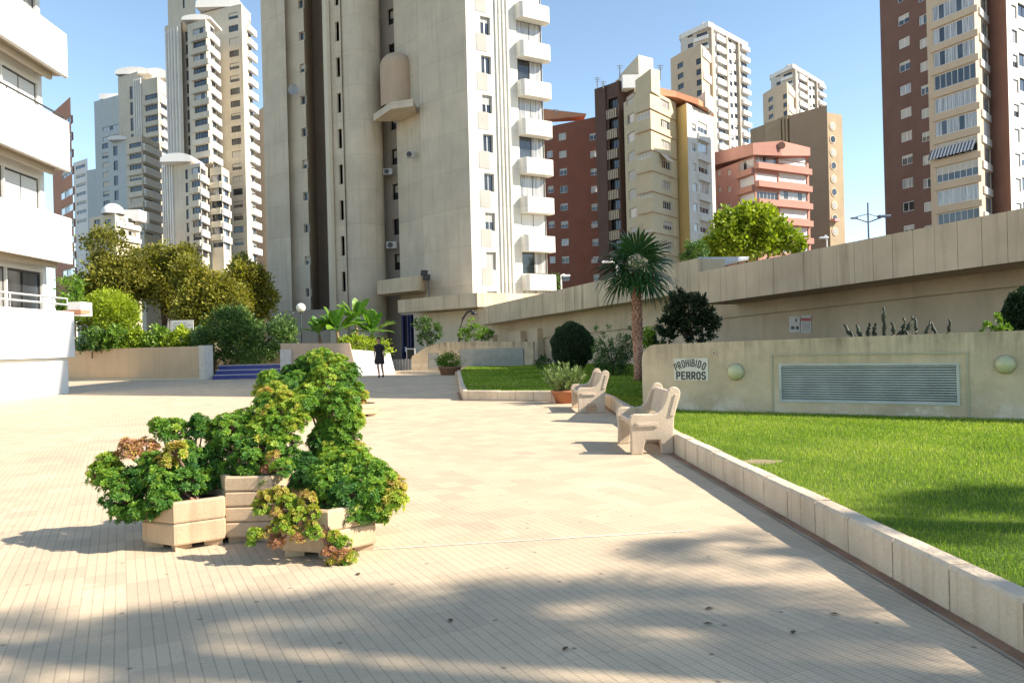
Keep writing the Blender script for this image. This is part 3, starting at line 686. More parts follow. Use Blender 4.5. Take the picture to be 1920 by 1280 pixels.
f = Face(pv(1834,80.5),pv(1858,84.5)); bands(B7, f, 1834.3, 1857, 27, 40, 45.5, 10, C_CREAMW, p=.18)
volume(B7, [pv(1857,84.6),pv(1894,82)], zpx(1870,-90,83), wallmat('reddish brown brick',(.23,.125,.095)), back=8)
volume(B7, [pv(1893,83.5),pv(1950,88)], zpx(1900,-90,83), C_CREAMW, back=8, spec=lambda fs: rows(B7, fs[0], [(1896,1906),(1908,1930)], 10, 34, 45.8, 9, M_DARKF, M_SHUTW, kinds=['shut','half','dark','mix'], mull=1))
f = Face(pv(1744,85.5),pv(1834,80.5)); mb = MB(); z0_ = f.z(1790,272); u0 = f.u(1748,280); L_ = f.u(1832,280)-u0
nst = 26
for i in range(nst):
    a_ = u0+L_*i/nst; w_ = L_/nst
    mb.mesh([f.P(a_,z0_,-.2),f.P(a_+w_,z0_,-.2),f.P(a_+w_,z0_-1.1,-.75),f.P(a_,z0_-1.1,-.75),f.P(a_,z0_-.02,-.16),f.P(a_+w_,z0_-.02,-.16),f.P(a_+w_,z0_-1.12,-.71),f.P(a_,z0_-1.12,-.71)], [(0,1,2,3),(4,7,6,5)], i%2)
mb.build('striped_awning', [plain('navy canvas',(.08,.09,.13),.8), plain('white canvas',(.62,.62,.6),.8)], B7)

# antennas and roof clutter on the right-hand blocks
mast = plain('galvanised mast', (.2,.2,.2), .5)
for k,(px,py0,py1,Y) in enumerate(((1120,145,166,108),(1131,152,166,108),(1041,205,214,124),(1238,122,150,103),(1162,122,145,110))):
    a = at(px,py1,Y); b = at(px,py0,Y); mb = MB(); mb.tube([a,b],.07,5)
    for j in range(3):
        z_ = b.z-.25*j-.1; mb.tube([(b.x-.45+.08*j,b.y,z_),(b.x+.45-.08*j,b.y,z_)],.03,4)
    tag(mb.build('rooftop_antenna',[mast]), ['thin antenna at the left corner of the dark brown stair shaft','small antenna just right of the corner one on the dark brown roof','little antenna on the red brick roof','antenna mast behind the cream roof fin','antenna above the left end of the cream stair head'][k], 'antenna', 'rooftop antennas')

# slab block out of frame on the right: it throws the long shadow over the plaza
S = empty('apartment_slab', (27,20,0), 'beige apartment slab outside the frame at right that shades the far plaza', 'apartment building')
fs_ = Face((24,29),(23.2,13.9))
def s(fs):
    for i in range(5):
        for j in range(5):
            u=1.2+j*2.8; z=2.6+i*2.9; fs[0].ops.append((u,u+1.5,z,z+1.3)); put('window', winmesh(1.5,1.3,KINDS[(i*3+j)%7],M_WHITE,M_SHUT,1), S, fs[0], u, z, .12)
mb = MB()
def slab():
    f = Face((24,29),(23.2,13.6)); s([f]); mb.v.clear(); mb.f.clear(); mb.m.clear()
    zb=18.0; zt_=32.2; bk=4.3  # upper end raked back, a shape added to angle the shadow edge
    f.ops=[o for o in f.ops if not (o[1]>9 and o[3]>zb-.3)]
    f.wall(mb,-.3,zb,.15)
    ops=[o for o in f.ops if o[2]>zb]; g=Face((24,29),f.P(10.6,0).to_2d()); 
    A=Vector((24,29)); d=f.d; e0=A+d*f.L; e1=A+d*(f.L-bk)
    mb.poly([(A.x,A.y,zb),(e0.x,e0.y,zb),(e1.x,e1.y,zt_),(A.x,A.y,zt_)])
    o=Vector((17,-4.2)); q0=e0+o; q1=e1+o; qb=A+o
    mb.poly([(e0.x,e0.y,-.3),(q0.x,q0.y,-.3),(q0.x,q0.y,zb),(e0.x,e0.y,zb)]); mb.poly([(e0.x,e0.y,zb),(q0.x,q0.y,zb),(q1.x,q1.y,zt_),(e1.x,e1.y,zt_)])
    mb.poly([(A.x,A.y,-.3),(A.x,A.y,zt_),(qb.x,qb.y,zt_),(qb.x,qb.y,-.3)]); mb.poly([(A.x,A.y,zt_),(e1.x,e1.y,zt_),(q1.x,q1.y,zt_),(qb.x,qb.y,zt_)])
    mb.build('wall',[C_CREAM],S)
slab()
# ================================================================ SETTING
# ---- paving: 6 cm ribbed strips set at 25 degrees --------------------------
def pavingmat():
    m, t, b = nt('ribbed plaza paving')
    p = coords(t,(1,1,1), rz=R(-27.0))
    sx = t.nodes.new('ShaderNodeSeparateXYZ'); t.links.new(p, sx.inputs[0])
    def M(op, a, bb=None, c=None):
        n = t.nodes.new('ShaderNodeMath'); n.operation = op
        for i, v in enumerate((a,bb,c)):
            if v is None: continue
            if isinstance(v,(int,float)): n.inputs[i].default_value = v
            else: t.links.new(v, n.inputs[i])
        return n.outputs[0]
    X, Yv = sx.outputs[0], sx.outputs[1]
    wob = N(t,'ShaderNodeTexNoise',Scale=3.0,Detail=2.0); t.links.new(p, wob.inputs['Vector'])
    Xw = M('ADD', X, M('MULTIPLY', M('SUBTRACT', wob.outputs['Fac'], .5), .004))
    def groove(v, pitch, wid):
        f = M('FRACT', M('DIVIDE', v, pitch)); d = M('ABSOLUTE', M('SUBTRACT', f, .5))      # .5 at joint
        return M('SMOOTHSTEP' if False else 'GREATER_THAN', d, .5-wid/pitch/2)
    g1 = groove(Xw, .0595, .0065)                  # long joints
    g2 = groove(Yv, .0205, .005)                   # fine cross ribs
    g3 = groove(Yv, .30, .006)                     # tile ends
    n1 = N(t,'ShaderNodeTexNoise',Scale=.55,Detail=5.0,Roughness=.6); t.links.new(p,n1.inputs['Vector'])
    n2 = N(t,'ShaderNodeTexNoise',Scale=60.0,Detail=3.0,Roughness=.7); t.links.new(p,n2.inputs['Vector'])
    n4 = N(t,'ShaderNodeTexNoise',Scale=7.0,Detail=4.0,Roughness=.6); t.links.new(p,n4.inputs['Vector'])
    cell = N(t,'ShaderNodeTexVoronoi',Scale=1.0); cell.feature='F1'
    mpp = t.nodes.new('ShaderNodeMapping'); mpp.inputs['Scale'].default_value=(1/.238,1/.30,1); t.links.new(p,mpp.inputs[0])
    wn = t.nodes.new('ShaderNodeTexWhiteNoise'); wn.noise_dimensions='2D'
    fl = t.nodes.new('ShaderNodeVectorMath'); fl.operation='FLOOR'; t.links.new(mpp.outputs[0], fl.inputs[0]); t.links.new(fl.outputs[0], wn.inputs['Vector'])
    base = mixc(t, ramp(t,n1.outputs['Fac'],.3,.7), (.70,.55,.37), (.58,.46,.32))
    base = mixc(t, 1.0, base, ramp(t,wn.outputs['Value'],0,1,(.86,.86,.86),(1.05,1.04,1.02)), 'MULTIPLY')
    base = mixc(t, 1.0, base, ramp(t,n2.outputs['Fac'],.25,.8,(.86,.86,.86),(1.08,1.08,1.08)), 'MULTIPLY')
    base = mixc(t, M('MULTIPLY', ramp(t,n4.outputs['Fac'],.56,.8), .35), base, (.30,.26,.20))
    gg = M('MAXIMUM', M('MULTIPLY', g1, ramp(t,n4.outputs['Fac'],.25,.6,(.45,.45,.45),(1,1,1))), M('MULTIPLY', g3, .45))
    base = mixc(t, M('MULTIPLY', gg, .42), base, (.15,.12,.085))
    base = mixc(t, M('MULTIPLY', g2, .22), base, (.14,.12,.10))
    gs = N(t,'ShaderNodeTexVoronoi',Scale=1.7); gs.voronoi_dimensions='2D'; t.links.new(p,gs.inputs['Vector']); base = mixc(t, ramp(t,gs.outputs['Distance'],.012,.03,(.7,.7,.7),(0,0,0)), base, (.13,.11,.09))
    n5 = N(t,'ShaderNodeTexNoise',Scale=1.6,Detail=8.0,Roughness=.75); t.links.new(p,n5.inputs['Vector']); base = mixc(t, M('MULTIPLY', ramp(t,n5.outputs['Fac'],.60,.72), .40), base, (.30,.245,.18))
    base = mixc(t, M('MULTIPLY', ramp(t,n5.outputs['Fac'],.28,.40,(1,1,1),(0,0,0)), .35), base, (.78,.70,.55))
    t.links.new(base, b.inputs['Base Color']); b.inputs['Roughness'].default_value = .82; b.inputs['Specular IOR Level'].default_value = .3
    h = M('ADD', M('MULTIPLY', gg, -1.0), M('ADD', M('MULTIPLY', g2, -.5), M('MULTIPLY', n2.outputs['Fac'], .35)))
    bp = N(t,'ShaderNodeBump',Strength=.5,Distance=.004); t.links.new(h,bp.inputs['Height']); t.links.new(bp.outputs[0],b.inputs['Normal'])
    return m
mb = MB(); mb.poly([(-1200,-300,-.35),(1200,-300,-.35),(1200,2500,-.35),(-1200,2500,-.35)])
struct(mb.build('ground', [wallmat('dusty asphalt',(.12,.115,.11),fine=20)], origin=(0,0,-.35)))
mb = MB(); mb.poly([(-45,-14,0),(18,-14,0),(18,75,0),(-45,75,0)])
struct(mb.build('plaza_paving', [pavingmat()], origin=(0,0,0)))
# cement line across the paving
mb = MB(); a = gnd(676,1031); b = gnd(1300,994.5); d = (b-a).normalized(); n_ = Vector((-d.y,d.x,0))*.013
for s0,s1 in ((0,.62),(.64,1.3),(1.32,2.1),(2.13,9)):
    L_ = (b-a).length; s1 = min(s1,L_)
    if s0 < L_: mb.poly([tuple(a+d*s0-n_+Vector((0,0,.003))),tuple(a+d*s1-n_+Vector((0,0,.003))),tuple(a+d*s1+n_+Vector((0,0,.003))),tuple(a+d*s0+n_+Vector((0,0,.003)))])
struct(mb.build('cement_joint_line', [plain('pale cement',(.66,.62,.5),.8,var=.3,scale=20)]))

# ---- kerb round the lawn ----------------------------------------------------
C_KERB = wallmat('whitewashed kerb concrete', (.80,.655,.48), var=.22, streak=.9, sc_=2.5, bump=.5, dirt=(.34,.22,.13))
K = [Vector((2.52,-3.0,0)), gnd(1920,1226), gnd(1590,1037), gnd(1265,851), gnd(1140,764), Vector((1.95,17.3,0)), Vector((1.60,18.2,0)), gnd(1035,752), gnd(868,750.5), gnd(862,735), gnd(858,704)]
def offs(P, w):
    out = []
    for i in range(len(P)):
        d0 = (P[i]-P[i-1]).normalized() if i else (P[1]-P[0]).normalized(); d1 = (P[i+1]-P[i]).normalized() if i < len(P)-1 else d0
        n0 = Vector((d0.y,-d0.x,0)); n1 = Vector((d1.y,-d1.x,0)); nn = (n0+n1).normalized(); out.append(P[i]+nn*(w/max(.5,nn.dot(n1))))
    return out
KI = offs(K, .13); KH = .245
mb = MB()
seg = []
for i in range(len(K)-1):
    a,b,ai,bi = K[i],K[i+1],KI[i],KI[i+1]; L_ = (b-a).length; n = max(1,round(L_/.52))
    for j in range(n):
        t0 = j/n; t1 = (j+1)/n; g = .006/L_
        p0=a.lerp(b,t0+g);p1=a.lerp(b,t1-g);q0=ai.lerp(bi,t0+g);q1=ai.lerp(bi,t1-g)
        dz=random.uniform(-.006,.006); h=KH+dz; ins=.012*random.random()
        o = (q0-p0)*(.02+ins); lip=(q0-p0)*.12
        vs=[p0+o,p1+o,q1,q0]
        lo=[(v.x,v.y,-.05) for v in vs]; mi=[(p0.x+o.x,p0.y+o.y,h-.02),(p1.x+o.x,p1.y+o.y,h-.02),(q1.x,q1.y,h-.01),(q0.x,q0.y,h-.01)]
        tp=[((p0+o+lip).x,(p0+o+lip).y,h),((p1+o+lip).x,(p1+o+lip).y,h),((q1-lip*.5).x,(q1-lip*.5).y,h),((q0-lip*.5).x,(q0-lip*.5).y,h)]
        mb.mesh(lo+mi+tp,[(0,1,5,4),(1,2,6,5),(2,3,7,6),(3,0,4,7),(4,5,9,8),(5,6,10,9),(6,7,11,10),(7,4,8,11),(8,9,10,11)])
struct(mb.build('kerb', [C_KERB], origin=(2.2,8,0)))
# mortar core behind the joints, gutter strip at its foot
mb = MB()
for i in range(len(K)-1):
    a,b,ai,bi = K[i],K[i+1],KI[i],KI[i+1]; A_=a.lerp(ai,.12);B_=b.lerp(bi,.12);C_=b.lerp(bi,.9);D_=a.lerp(ai,.9)
    mb.prism([A_,B_,C_,D_],-.05,KH-.022)
struct(mb.build('kerb_mortar', [wallmat('kerb mortar',(.26,.20,.14),var=.2,streak=.3)], origin=(2.2,8,0)))
KO = offs(K,-.075); 
mb = MB(); mb2 = MB()
for i in range(9):
    mb.poly([(K[i].x,K[i].y,.004),(K[i+1].x,K[i+1].y,.004),(KO[i+1].x,KO[i+1].y,.004),(KO[i].x,KO[i].y,.004)])
    mb2.poly([(KO[i].x,KO[i].y,.006),(KO[i+1].x,KO[i+1].y,.006),(offs(K,-.10)[i+1].x,offs(K,-.10)[i+1].y,.006),(offs(K,-.10)[i].x,offs(K,-.10)[i].y,.006)])
struct(mb.build('gutter', [wallmat('dry earth in gutter',(.40,.235,.145),var=.35,sc_=6,bump=.5)], origin=(2.2,8,0)))
struct(mb2.build('gutter_edge', [wallmat('pale gutter edge',(.45,.37,.28),var=.3,sc_=6)], origin=(2.2,8,0)))

# ---- lawn -------------------------------------------------------------------
PWf = Face(gnd(1280,770,.2), gnd(1920,788,.2))
def pwp(px): u = PWf.u(px,700); return PWf.P(u,0)
LZ = .205
def lawnmat():
    m, t, b = nt('mown lawn')
    p = coords(t,(1,1,1)); n1 = N(t,'ShaderNodeTexNoise',Scale=.9,Detail=5.0); n2 = N(t,'ShaderNodeTexNoise',Scale=45.0,Detail=4.0)
    t.links.new(p,n1.inputs['Vector']); t.links.new(p,n2.inputs['Vector'])
    c = mixc(t, ramp(t,n1.outputs['Fac'],.35,.7), (.10,.17,.025), (.19,.25,.045)); c = mixc(t, 1.0, c, ramp(t,n2.outputs['Fac'],.3,.75,(.5,.5,.5),(1.15,1.15,1.1)),'MULTIPLY')
    t.links.new(c,b.inputs['Base Color']); b.inputs['Roughness'].default_value=.9; b.inputs['Specular IOR Level'].default_value=.1
    bp=N(t,'ShaderNodeBump',Strength=.8,Distance=.03); t.links.new(n2.outputs['Fac'],bp.inputs['Height']); t.links.new(bp.outputs[0],b.inputs['Normal']); return m
wl = [PWf.P(PWf.u(1203,700)-.05,0), PWf.P(PWf.L+9,0)]
lawnpoly = [(p.x,p.y) for p in KI]+[(-2.3,42),(9,42),(9,24),(wl[0].x+.3,wl[0].y+.4),(wl[0].x,wl[0].y),(wl[1].x,wl[1].y),(13,-3)]
mb = MB(); mb.poly([(x,y,LZ) for x,y in lawnpoly]); lw = mb.build('lawn', [lawnmat()], origin=(4,10,LZ)); struct(lw)
import bmesh
bm = bmesh.new(); bm.from_mesh(lw.data); bmesh.ops.triangulate(bm, faces=bm.faces[:], ngon_method='EAR_CLIP'); bm.to_mesh(lw.data); bm.free()

def inpoly(x, y, P):
    ins = np.zeros(len(x), bool); n = len(P)
    for i in range(n):
        x0,y0 = P[i]; x1,y1 = P[(i+1)%n]
        c = ((y0>y)!=(y1>y)) & (x < (x1-x0)*(y-y0)/((y1-y0)+1e-12)+x0); ins ^= c
    return ins
def npmesh(name, V, Fi, mats, tint=None, parent=None, origin=(0,0,0), matidx=None, k=None, smooth=False):
    """V (n,3), Fi (m,k) faces; tint per face"""
    V = V-np.array(origin); me = bpy.data.meshes.new(name); m_, k = Fi.shape
    me.vertices.add(len(V)); me.vertices.foreach_set('co', V.astype(np.float32).ravel())
    me.loops.add(m_*k); me.loops.foreach_set('vertex_index', Fi.astype(np.int32).ravel())
    me.polygons.add(m_); me.polygons.foreach_set('loop_start', np.arange(0,m_*k,k,dtype=np.int32)); 
    if tint is not None:
        at_ = me.attributes.new('tint','FLOAT','FACE'); at_.data.foreach_set('value', tint.astype(np.float32))
    if matidx is not None: me.polygons.foreach_set('material_index', matidx.astype(np.int32))
    for q in mats: me.materials.append(q)
    me.update(calc_edges=True); me.validate()
    o = bpy.data.objects.new(name, me); col.objects.link(o)
    if parent is not None:
        o.parent = parent
    else: o.location = origin
    return o
M_GRASS = leafmat('grass blades', [(.085,.16,.018),(.19,.31,.035),(.33,.43,.06),(.55,.52,.24)], .55, .5, .2)
bare = [(gnd(1425,866,LZ), .22)]
def grass(name, n, x0,x1,y0,y1, hh, ww, poly):
    x = rng.uniform(x0,x1,n); y = y0+(y1-y0)*rng.random(n)**1.35; k = inpoly(x,y,poly)
    k &= ~((np.abs(x)/np.maximum(y,.1) > .95) & (x>0)); 
    for c_, r_ in bare: k &= (np.hypot((x-c_.x)/1.5,y-c_.y) > r_*(.25+.85*rng.random(n)))
    x, y = x[k], y[k]; n = len(x)
    dist = np.hypot(x,y); h = hh*(.55+.75*rng.random(n)); w = ww*np.clip(dist/6,1,4)
    a = rng.uniform(0,2*np.pi,n); lx = rng.normal(0,.35,n)*h; ly = rng.normal(0,.35,n)*h
    b0 = np.stack([x-np.cos(a)*w,y-np.sin(a)*w,np.full(n,LZ-.01)],1); b1 = np.stack([x+np.cos(a)*w,y+np.sin(a)*w,np.full(n,LZ-.01)],1); tp = np.stack([x+lx,y+ly,LZ+h],1)
    V = np.stack([b0,b1,tp],1).reshape(-1,3); Fi = np.arange(3*n).reshape(-1,3)
    pat = .5+.25*np.sin(x*1.9+1.3*np.sin(y*1.1))*np.sin(y*1.6+.7)+.12*np.sin(x*5.1+y*3.7)
    pat2=np.sin(x*.8+2*np.sin(y*.55+1))*np.sin(y*.9+x*.35); tint = np.clip(pat*.5+.13+.10*pat2+rng.normal(0,.15,n)+(rng.random(n)<.10)*.45,0,1)
    o = npmesh(name, V, Fi, [M_GRASS], tint, origin=(4,9,LZ)); return o
gr = grass('grass', 380000, 1.9,11.5,1.0,13.6,.032,.0028,lawnpoly); tag(gr,'short bright green grass of the near lawn','grass',kind='stuff')
gr2 = grass('grass', 90000, -2.4,9.5,13.0,40,.05,.0045,lawnpoly); tag(gr2,'green grass of the far lawn beyond the benches','grass',kind='stuff')
mb = MB(); c = gnd(1425,866,LZ); ring=[(c.x+.22*math.cos(a)*(1+.2*math.sin(3*a)),c.y+.13*math.sin(a)*(1+.25*math.cos(4*a)),LZ+.004) for a in [2*math.pi*i/22 for i in range(22)]]; mb.poly(ring)
struct(mb.build('bare_soil', [wallmat('bare soil',(.40,.31,.19),var=.3,sc_=8,bump=.6)]))

# ================================================================ WALLS
def V3(p,z): return Vector((p.x,p.y,z))
# wall with louvre in front ("prohibido" wall)
def stained(name,c1,c2,c3,z_hi,z_lo):
    m,t,b=nt(name); p=coords(t,(.9,.9,1.3)); n1=N(t,'ShaderNodeTexNoise',Scale=1.1,Detail=8.0,Roughness=.68); t.links.new(p,n1.inputs['Vector'])
    p2=coords(t,(5,5,.5)); n2=N(t,'ShaderNodeTexNoise',Scale=1.0,Detail=5.0,Roughness=.7); t.links.new(p2,n2.inputs['Vector'])
    p3=coords(t,(2.3,2.3,2.3)); n3=N(t,'ShaderNodeTexNoise',Scale=1.0,Detail=9.0,Roughness=.75); t.links.new(p3,n3.inputs['Vector'])
    p4=coords(t,(70,70,70)); n4=N(t,'ShaderNodeTexNoise',Scale=1.0,Detail=2.0); t.links.new(p4,n4.inputs['Vector'])
    sx=t.nodes.new('ShaderNodeSeparateXYZ'); t.links.new(coords(t),sx.inputs[0])
    def mr(a,b_,inv=False):
        q=t.nodes.new('ShaderNodeMapRange'); q.inputs[1].default_value=a; q.inputs[2].default_value=b_; t.links.new(sx.outputs[2],q.inputs[0]); return q.outputs[0]
    def mul(a,b_):
        q=t.nodes.new('ShaderNodeMath'); q.operation='MULTIPLY'
        for i,v in enumerate((a,b_)):
            if isinstance(v,(int,float)): q.inputs[i].default_value=v
            else: t.links.new(v,q.inputs[i])
        return q.outputs[0]
    c=mixc(t,ramp(t,n1.outputs['Fac'],.36,.66),c1,c2)
    c=mixc(t,mul(mr(z_hi-.55,z_hi),ramp(t,n2.outputs['Fac'],.4,.72)),c,tuple(x*.45 for x in c2))          # rain runs under the coping
    c=mixc(t,mul(mr(z_lo+.45,z_lo),ramp(t,n3.outputs['Fac'],.47,.62)),c,c3)                                # flaking band near the ground
    c=mixc(t,1.0,c,ramp(t,n4.outputs['Fac'],.2,.8,(.9,.9,.9),(1.07,1.07,1.07)),'MULTIPLY')
    t.links.new(c,b.inputs['Base Color']); b.inputs['Roughness'].default_value=.9; b.inputs['Specular IOR Level'].default_value=.2
    bp=N(t,'ShaderNodeBump',Strength=.35,Distance=.015); t.links.new(n3.outputs['Fac'],bp.inputs['Height']); t.links.new(bp.outputs[0],b.inputs['Normal']); return m
C_PW = stained('mottled plaster wall',(.66,.535,.36),(.47,.38,.255),(.74,.66,.54),1.37,.2)
PW = empty('planter_wall', tuple(PWf.P(0,0)), 'mottled beige garden wall with rounded corner and a long white louvre, behind the near lawn', 'garden wall')
uL = PWf.u(1204,700); uR = PWf.L+3.5; th = .24
ztl = PWf.z(1250,645); ztr = PWf.z(1920,619.5)
def pz(u): return ztl+(ztr-ztl)*(u-PWf.u(1250,645))/(PWf.L-PWf.u(1250,645))
prof = []                      # outline in (u, z)
r_ = .26
for i in range(9):
    a = math.pi-math.pi/2*i/8; prof.append((uL+r_+r_*math.cos(a), pz(uL+r_)-r_+r_*math.sin(a)))
prof.append((uR, pz(uR)))
louv = (PWf.u(1461,715), PWf.u(1799,712), PWf.z(1461,753), PWf.z(1461,682))
fr = [V3(PWf.P(u,z),z) for u,z in prof]
mb = MB()
# front face in pieces around the louvre opening
lu0,lu1,lz0,lz1 = louv
left = [(uL,LZ-.3)]+prof[:-1]+[(lu0,pz(lu0)),(lu0,LZ-.3)]
# order so the polygon is simple
mb.poly([PWf.P(uL,LZ-.3)]+[PWf.P(u,z) for u,z in prof[:-1]]+[PWf.P(lu0,pz(lu0)),PWf.P(lu0,LZ-.3)])
mb.poly([PWf.P(lu0,LZ-.3),PWf.P(lu1,LZ-.3),PWf.P(lu1,lz0),PWf.P(lu0,lz0)])
mb.poly([PWf.P(lu0,lz1),PWf.P(lu1,lz1),PWf.P(lu1,pz(lu1)),PWf.P(lu0,pz(lu0))])
mb.poly([PWf.P(lu1,LZ-.3),PWf.P(uR,LZ-.3),PWf.P(uR,pz(uR)),PWf.P(lu1,pz(lu1))])
for a,b in (((lu0,lz0),(lu1,lz0)),((lu1,lz0),(lu1,lz1)),((lu1,lz1),(lu0,lz1)),((lu0,lz1),(lu0,lz0))):
    mb.poly([PWf.P(*a),PWf.P(*b),PWf.P(*b,.14),PWf.P(*a,.14)])
outl = [(uL,LZ-.3)]+prof+[(uR,LZ-.3)]
for i in range(len(outl)-1):
    a,b = outl[i],outl[i+1]; mb.poly([PWf.P(*a),PWf.P(*b),PWf.P(*b,th),PWf.P(*a,th)])
mb.poly([PWf.P(u,z,th) for u,z in outl])
mb.build('wall', [C_PW], PW)
mb = MB()
mb.obox(PWf.P(lu0,lz0,.141),tuple((PWf.d*(lu1-lu0)).to_3d()),tuple((PWf.inn*.02).to_3d()),(0,0,lz1-lz0)); mb.build('louvre_backing',[M_DARK],PW)
M_LOUV = plain('weathered pale louvre paint',(.50,.52,.47),.55,var=.2,scale=3)
gl = MB(); nsl = 15; ph = (lz1-lz0-.05)/nsl
for i in range(nsl):
    z = lz0+.03+ph*i
    gl.mesh([PWf.P(lu0+.03,z,.0),PWf.P(lu1-.03,z,.0),PWf.P(lu1-.03,z+ph*.58,.06),PWf.P(lu0+.03,z+ph*.58,.06),PWf.P(lu0+.03,z+.012,-.0+.002),PWf.P(lu1-.03,z+.012,.002),PWf.P(lu1-.03,z+ph*.58+.012,.062),PWf.P(lu0+.03,z+ph*.58+.012,.062)],[(0,1,2,3),(4,7,6,5),(0,4,5,1),(3,2,6,7)])
lv = gl.build('louvre_slats',[M_LOUV],PW)
gl = MB()
for a,b,c_,d_ in ((lu0,lu0+.035,lz0,lz1),(lu1-.035,lu1,lz0,lz1),(lu0+.035,lu1-.035,lz0,lz0+.03),(lu0+.035,lu1-.035,lz1-.03,lz1)):
    gl.obox(PWf.P(a,c_,-.014),tuple((PWf.d*(b-a)).to_3d()),tuple((PWf.inn*.07).to_3d()),(0,0,d_-c_))
gl.build('louvre_frame',[M_LOUV],PW)
# raised plaster margin round the louvre
mu0,mu1,mz1 = PWf.u(1447,715),PWf.u(1816,712),PWf.z(1447,664)
gl = MB()
for a,b,c_,d_ in ((mu0,mu0+.02,LZ,mz1),(mu1-.02,mu1,LZ,mz1),(mu0+.02,mu1-.02,mz1-.02,mz1)):
    gl.obox(PWf.P(a,c_,-.02),tuple((PWf.d*(b-a)).to_3d()),tuple((PWf.inn*.03).to_3d()),(0,0,d_-c_))
gl.build('plaster_margin',[wallmat('greenish plaster',(.45,.43,.31),var=.1)],PW)
gl = MB(); q=PWf.P(PWf.u(1339,661),PWf.z(1339,661)); gl.tube([q,q-Vector((PWf.inn.x,PWf.inn.y,0))*.02],.03,12); q2=q-Vector((PWf.inn.x,PWf.inn.y,0))*.021; gl.tube([q2,q2-Vector((PWf.inn.x,PWf.inn.y,0))*.002],.014,10,1)
gl.build('pipe_outlet',[C_CREAM,M_DARK],PW)
# round bulkhead lamps on the wall
for px,py,rp,lb in ((1380,697,15.5,'round pale green wall lamp between the white sign and the louvre'),(1885,683,17,'round pale green wall lamp right of the louvre, at the picture edge')):
    u=PWf.u(px,py); z=PWf.z(px,py); q=PWf.P(u,z); r0=rp/FP*q.y*1.02; nn=-Vector((PWf.inn.x,PWf.inn.y,0)); ee=Vector((PWf.d.x,PWf.d.y,0))
    root=empty('wall_lamp',tuple(q),lb,'wall lamp','round lamps on the garden wall')
    def disc(prof_,mat,nm):
        m2=MB(); n=28; 
        for r,h in prof_:
            for k in range(n):
                a=2*math.pi*k/n; m2.v.append(tuple(q+nn*h+ee*(r*math.cos(a))+Vector((0,0,r*math.sin(a)))))
        for j in range(len(prof_)-1):
            for k in range(n): m2.f.append((j*n+k,j*n+(k+1)%n,(j+1)*n+(k+1)%n,(j+1)*n+k)); m2.m.append(0)
        return m2.build(nm,[mat],root,smooth=True)
    disc([(r0*1.02,0),(r0*1.02,.025),(r0*.9,.03)],plain('lamp base',(.30,.28,.2),.6),'base_ring')
    disc([(r0*.97*math.cos(a),.025+.11*math.sin(a)) for a in [math.pi/2*i/8*.995 for i in range(9)]],plain('opal lamp glass',(.50,.50,.29),.28,0,.5,var=.05),'diffuser')

# hand-painted sign
def text_on(face_P, txt, size, mat, parent, name='lettering', ext=.002, xs=1.0):
    cu=bpy.data.curves.new(name,'FONT'); cu.body=txt; cu.size=size; cu.extrude=ext; cu.align_x='CENTER'; cu.align_y='CENTER'; cu.offset=size*.05
    ob=bpy.data.objects.new(name,cu); col.objects.link(ob); dg=bpy.context.evaluated_depsgraph_get(); me=bpy.data.meshes.new_from_object(ob.evaluated_get(dg)); bpy.data.objects.remove(ob)
    me.name=name; me.materials.clear(); me.materials.append(mat)
    o=bpy.data.objects.new(name,me); col.objects.link(o); o.parent=parent; return o
u0=PWf.u(1264,692); u1=PWf.u(1328,692); z0=PWf.z(1296,713); z1=PWf.z(1296,671.5)
SG=empty('painted_sign',tuple(PWf.P((u0+u1)/2,z0)),'small white sign with hand painted black capitals reading PROHIBIDO PERROS','sign')
mb=MB(); mb.obox(PWf.P(u0,z0,-.012),tuple((PWf.d*(u1-u0)).to_3d()),tuple((PWf.inn*.011).to_3d()),(0,0,z1-z0)); mb.build('board',[plain('white enamel board',(.60,.60,.50),.4)],SG)
M_BLK=plain('black sign paint',(.02,.018,.022),.5)
wS=u1-u0; hS=z1-z0; SGl=Vector(SG.location)
STR={'P':[[(0,0),(0,1),(.75,1),(.95,.85),(.95,.6),(.75,.47),(0,.47)]],'R':[[(0,0),(0,1),(.75,1),(.95,.85),(.95,.6),(.75,.47),(0,.47)],[(.5,.47),(1,0)]],
'O':[[(.25,0),(0,.2),(0,.8),(.25,1),(.75,1),(1,.8),(1,.2),(.75,0),(.25,0)]],'H':[[(0,0),(0,1)],[(1,0),(1,1)],[(0,.5),(1,.5)]],'I':[[(.5,0),(.5,1)]],
'B':[[(0,0),(0,1),(.75,1),(.92,.85),(.92,.65),(.7,.52),(0,.52)],[(.7,.52),(1,.38),(1,.15),(.78,0),(0,0)]],'D':[[(0,0),(0,1),(.65,1),(1,.75),(1,.25),(.65,0),(0,0)]],
'E':[[(1,0),(0,0),(0,1),(1,1)],[(0,.5),(.8,.5)]],'S':[[(0,.12),(.25,0),(.75,0),(1,.15),(1,.38),(.75,.5),(.25,.52),(0,.65),(0,.85),(.25,1),(.75,1),(1,.88)]]}
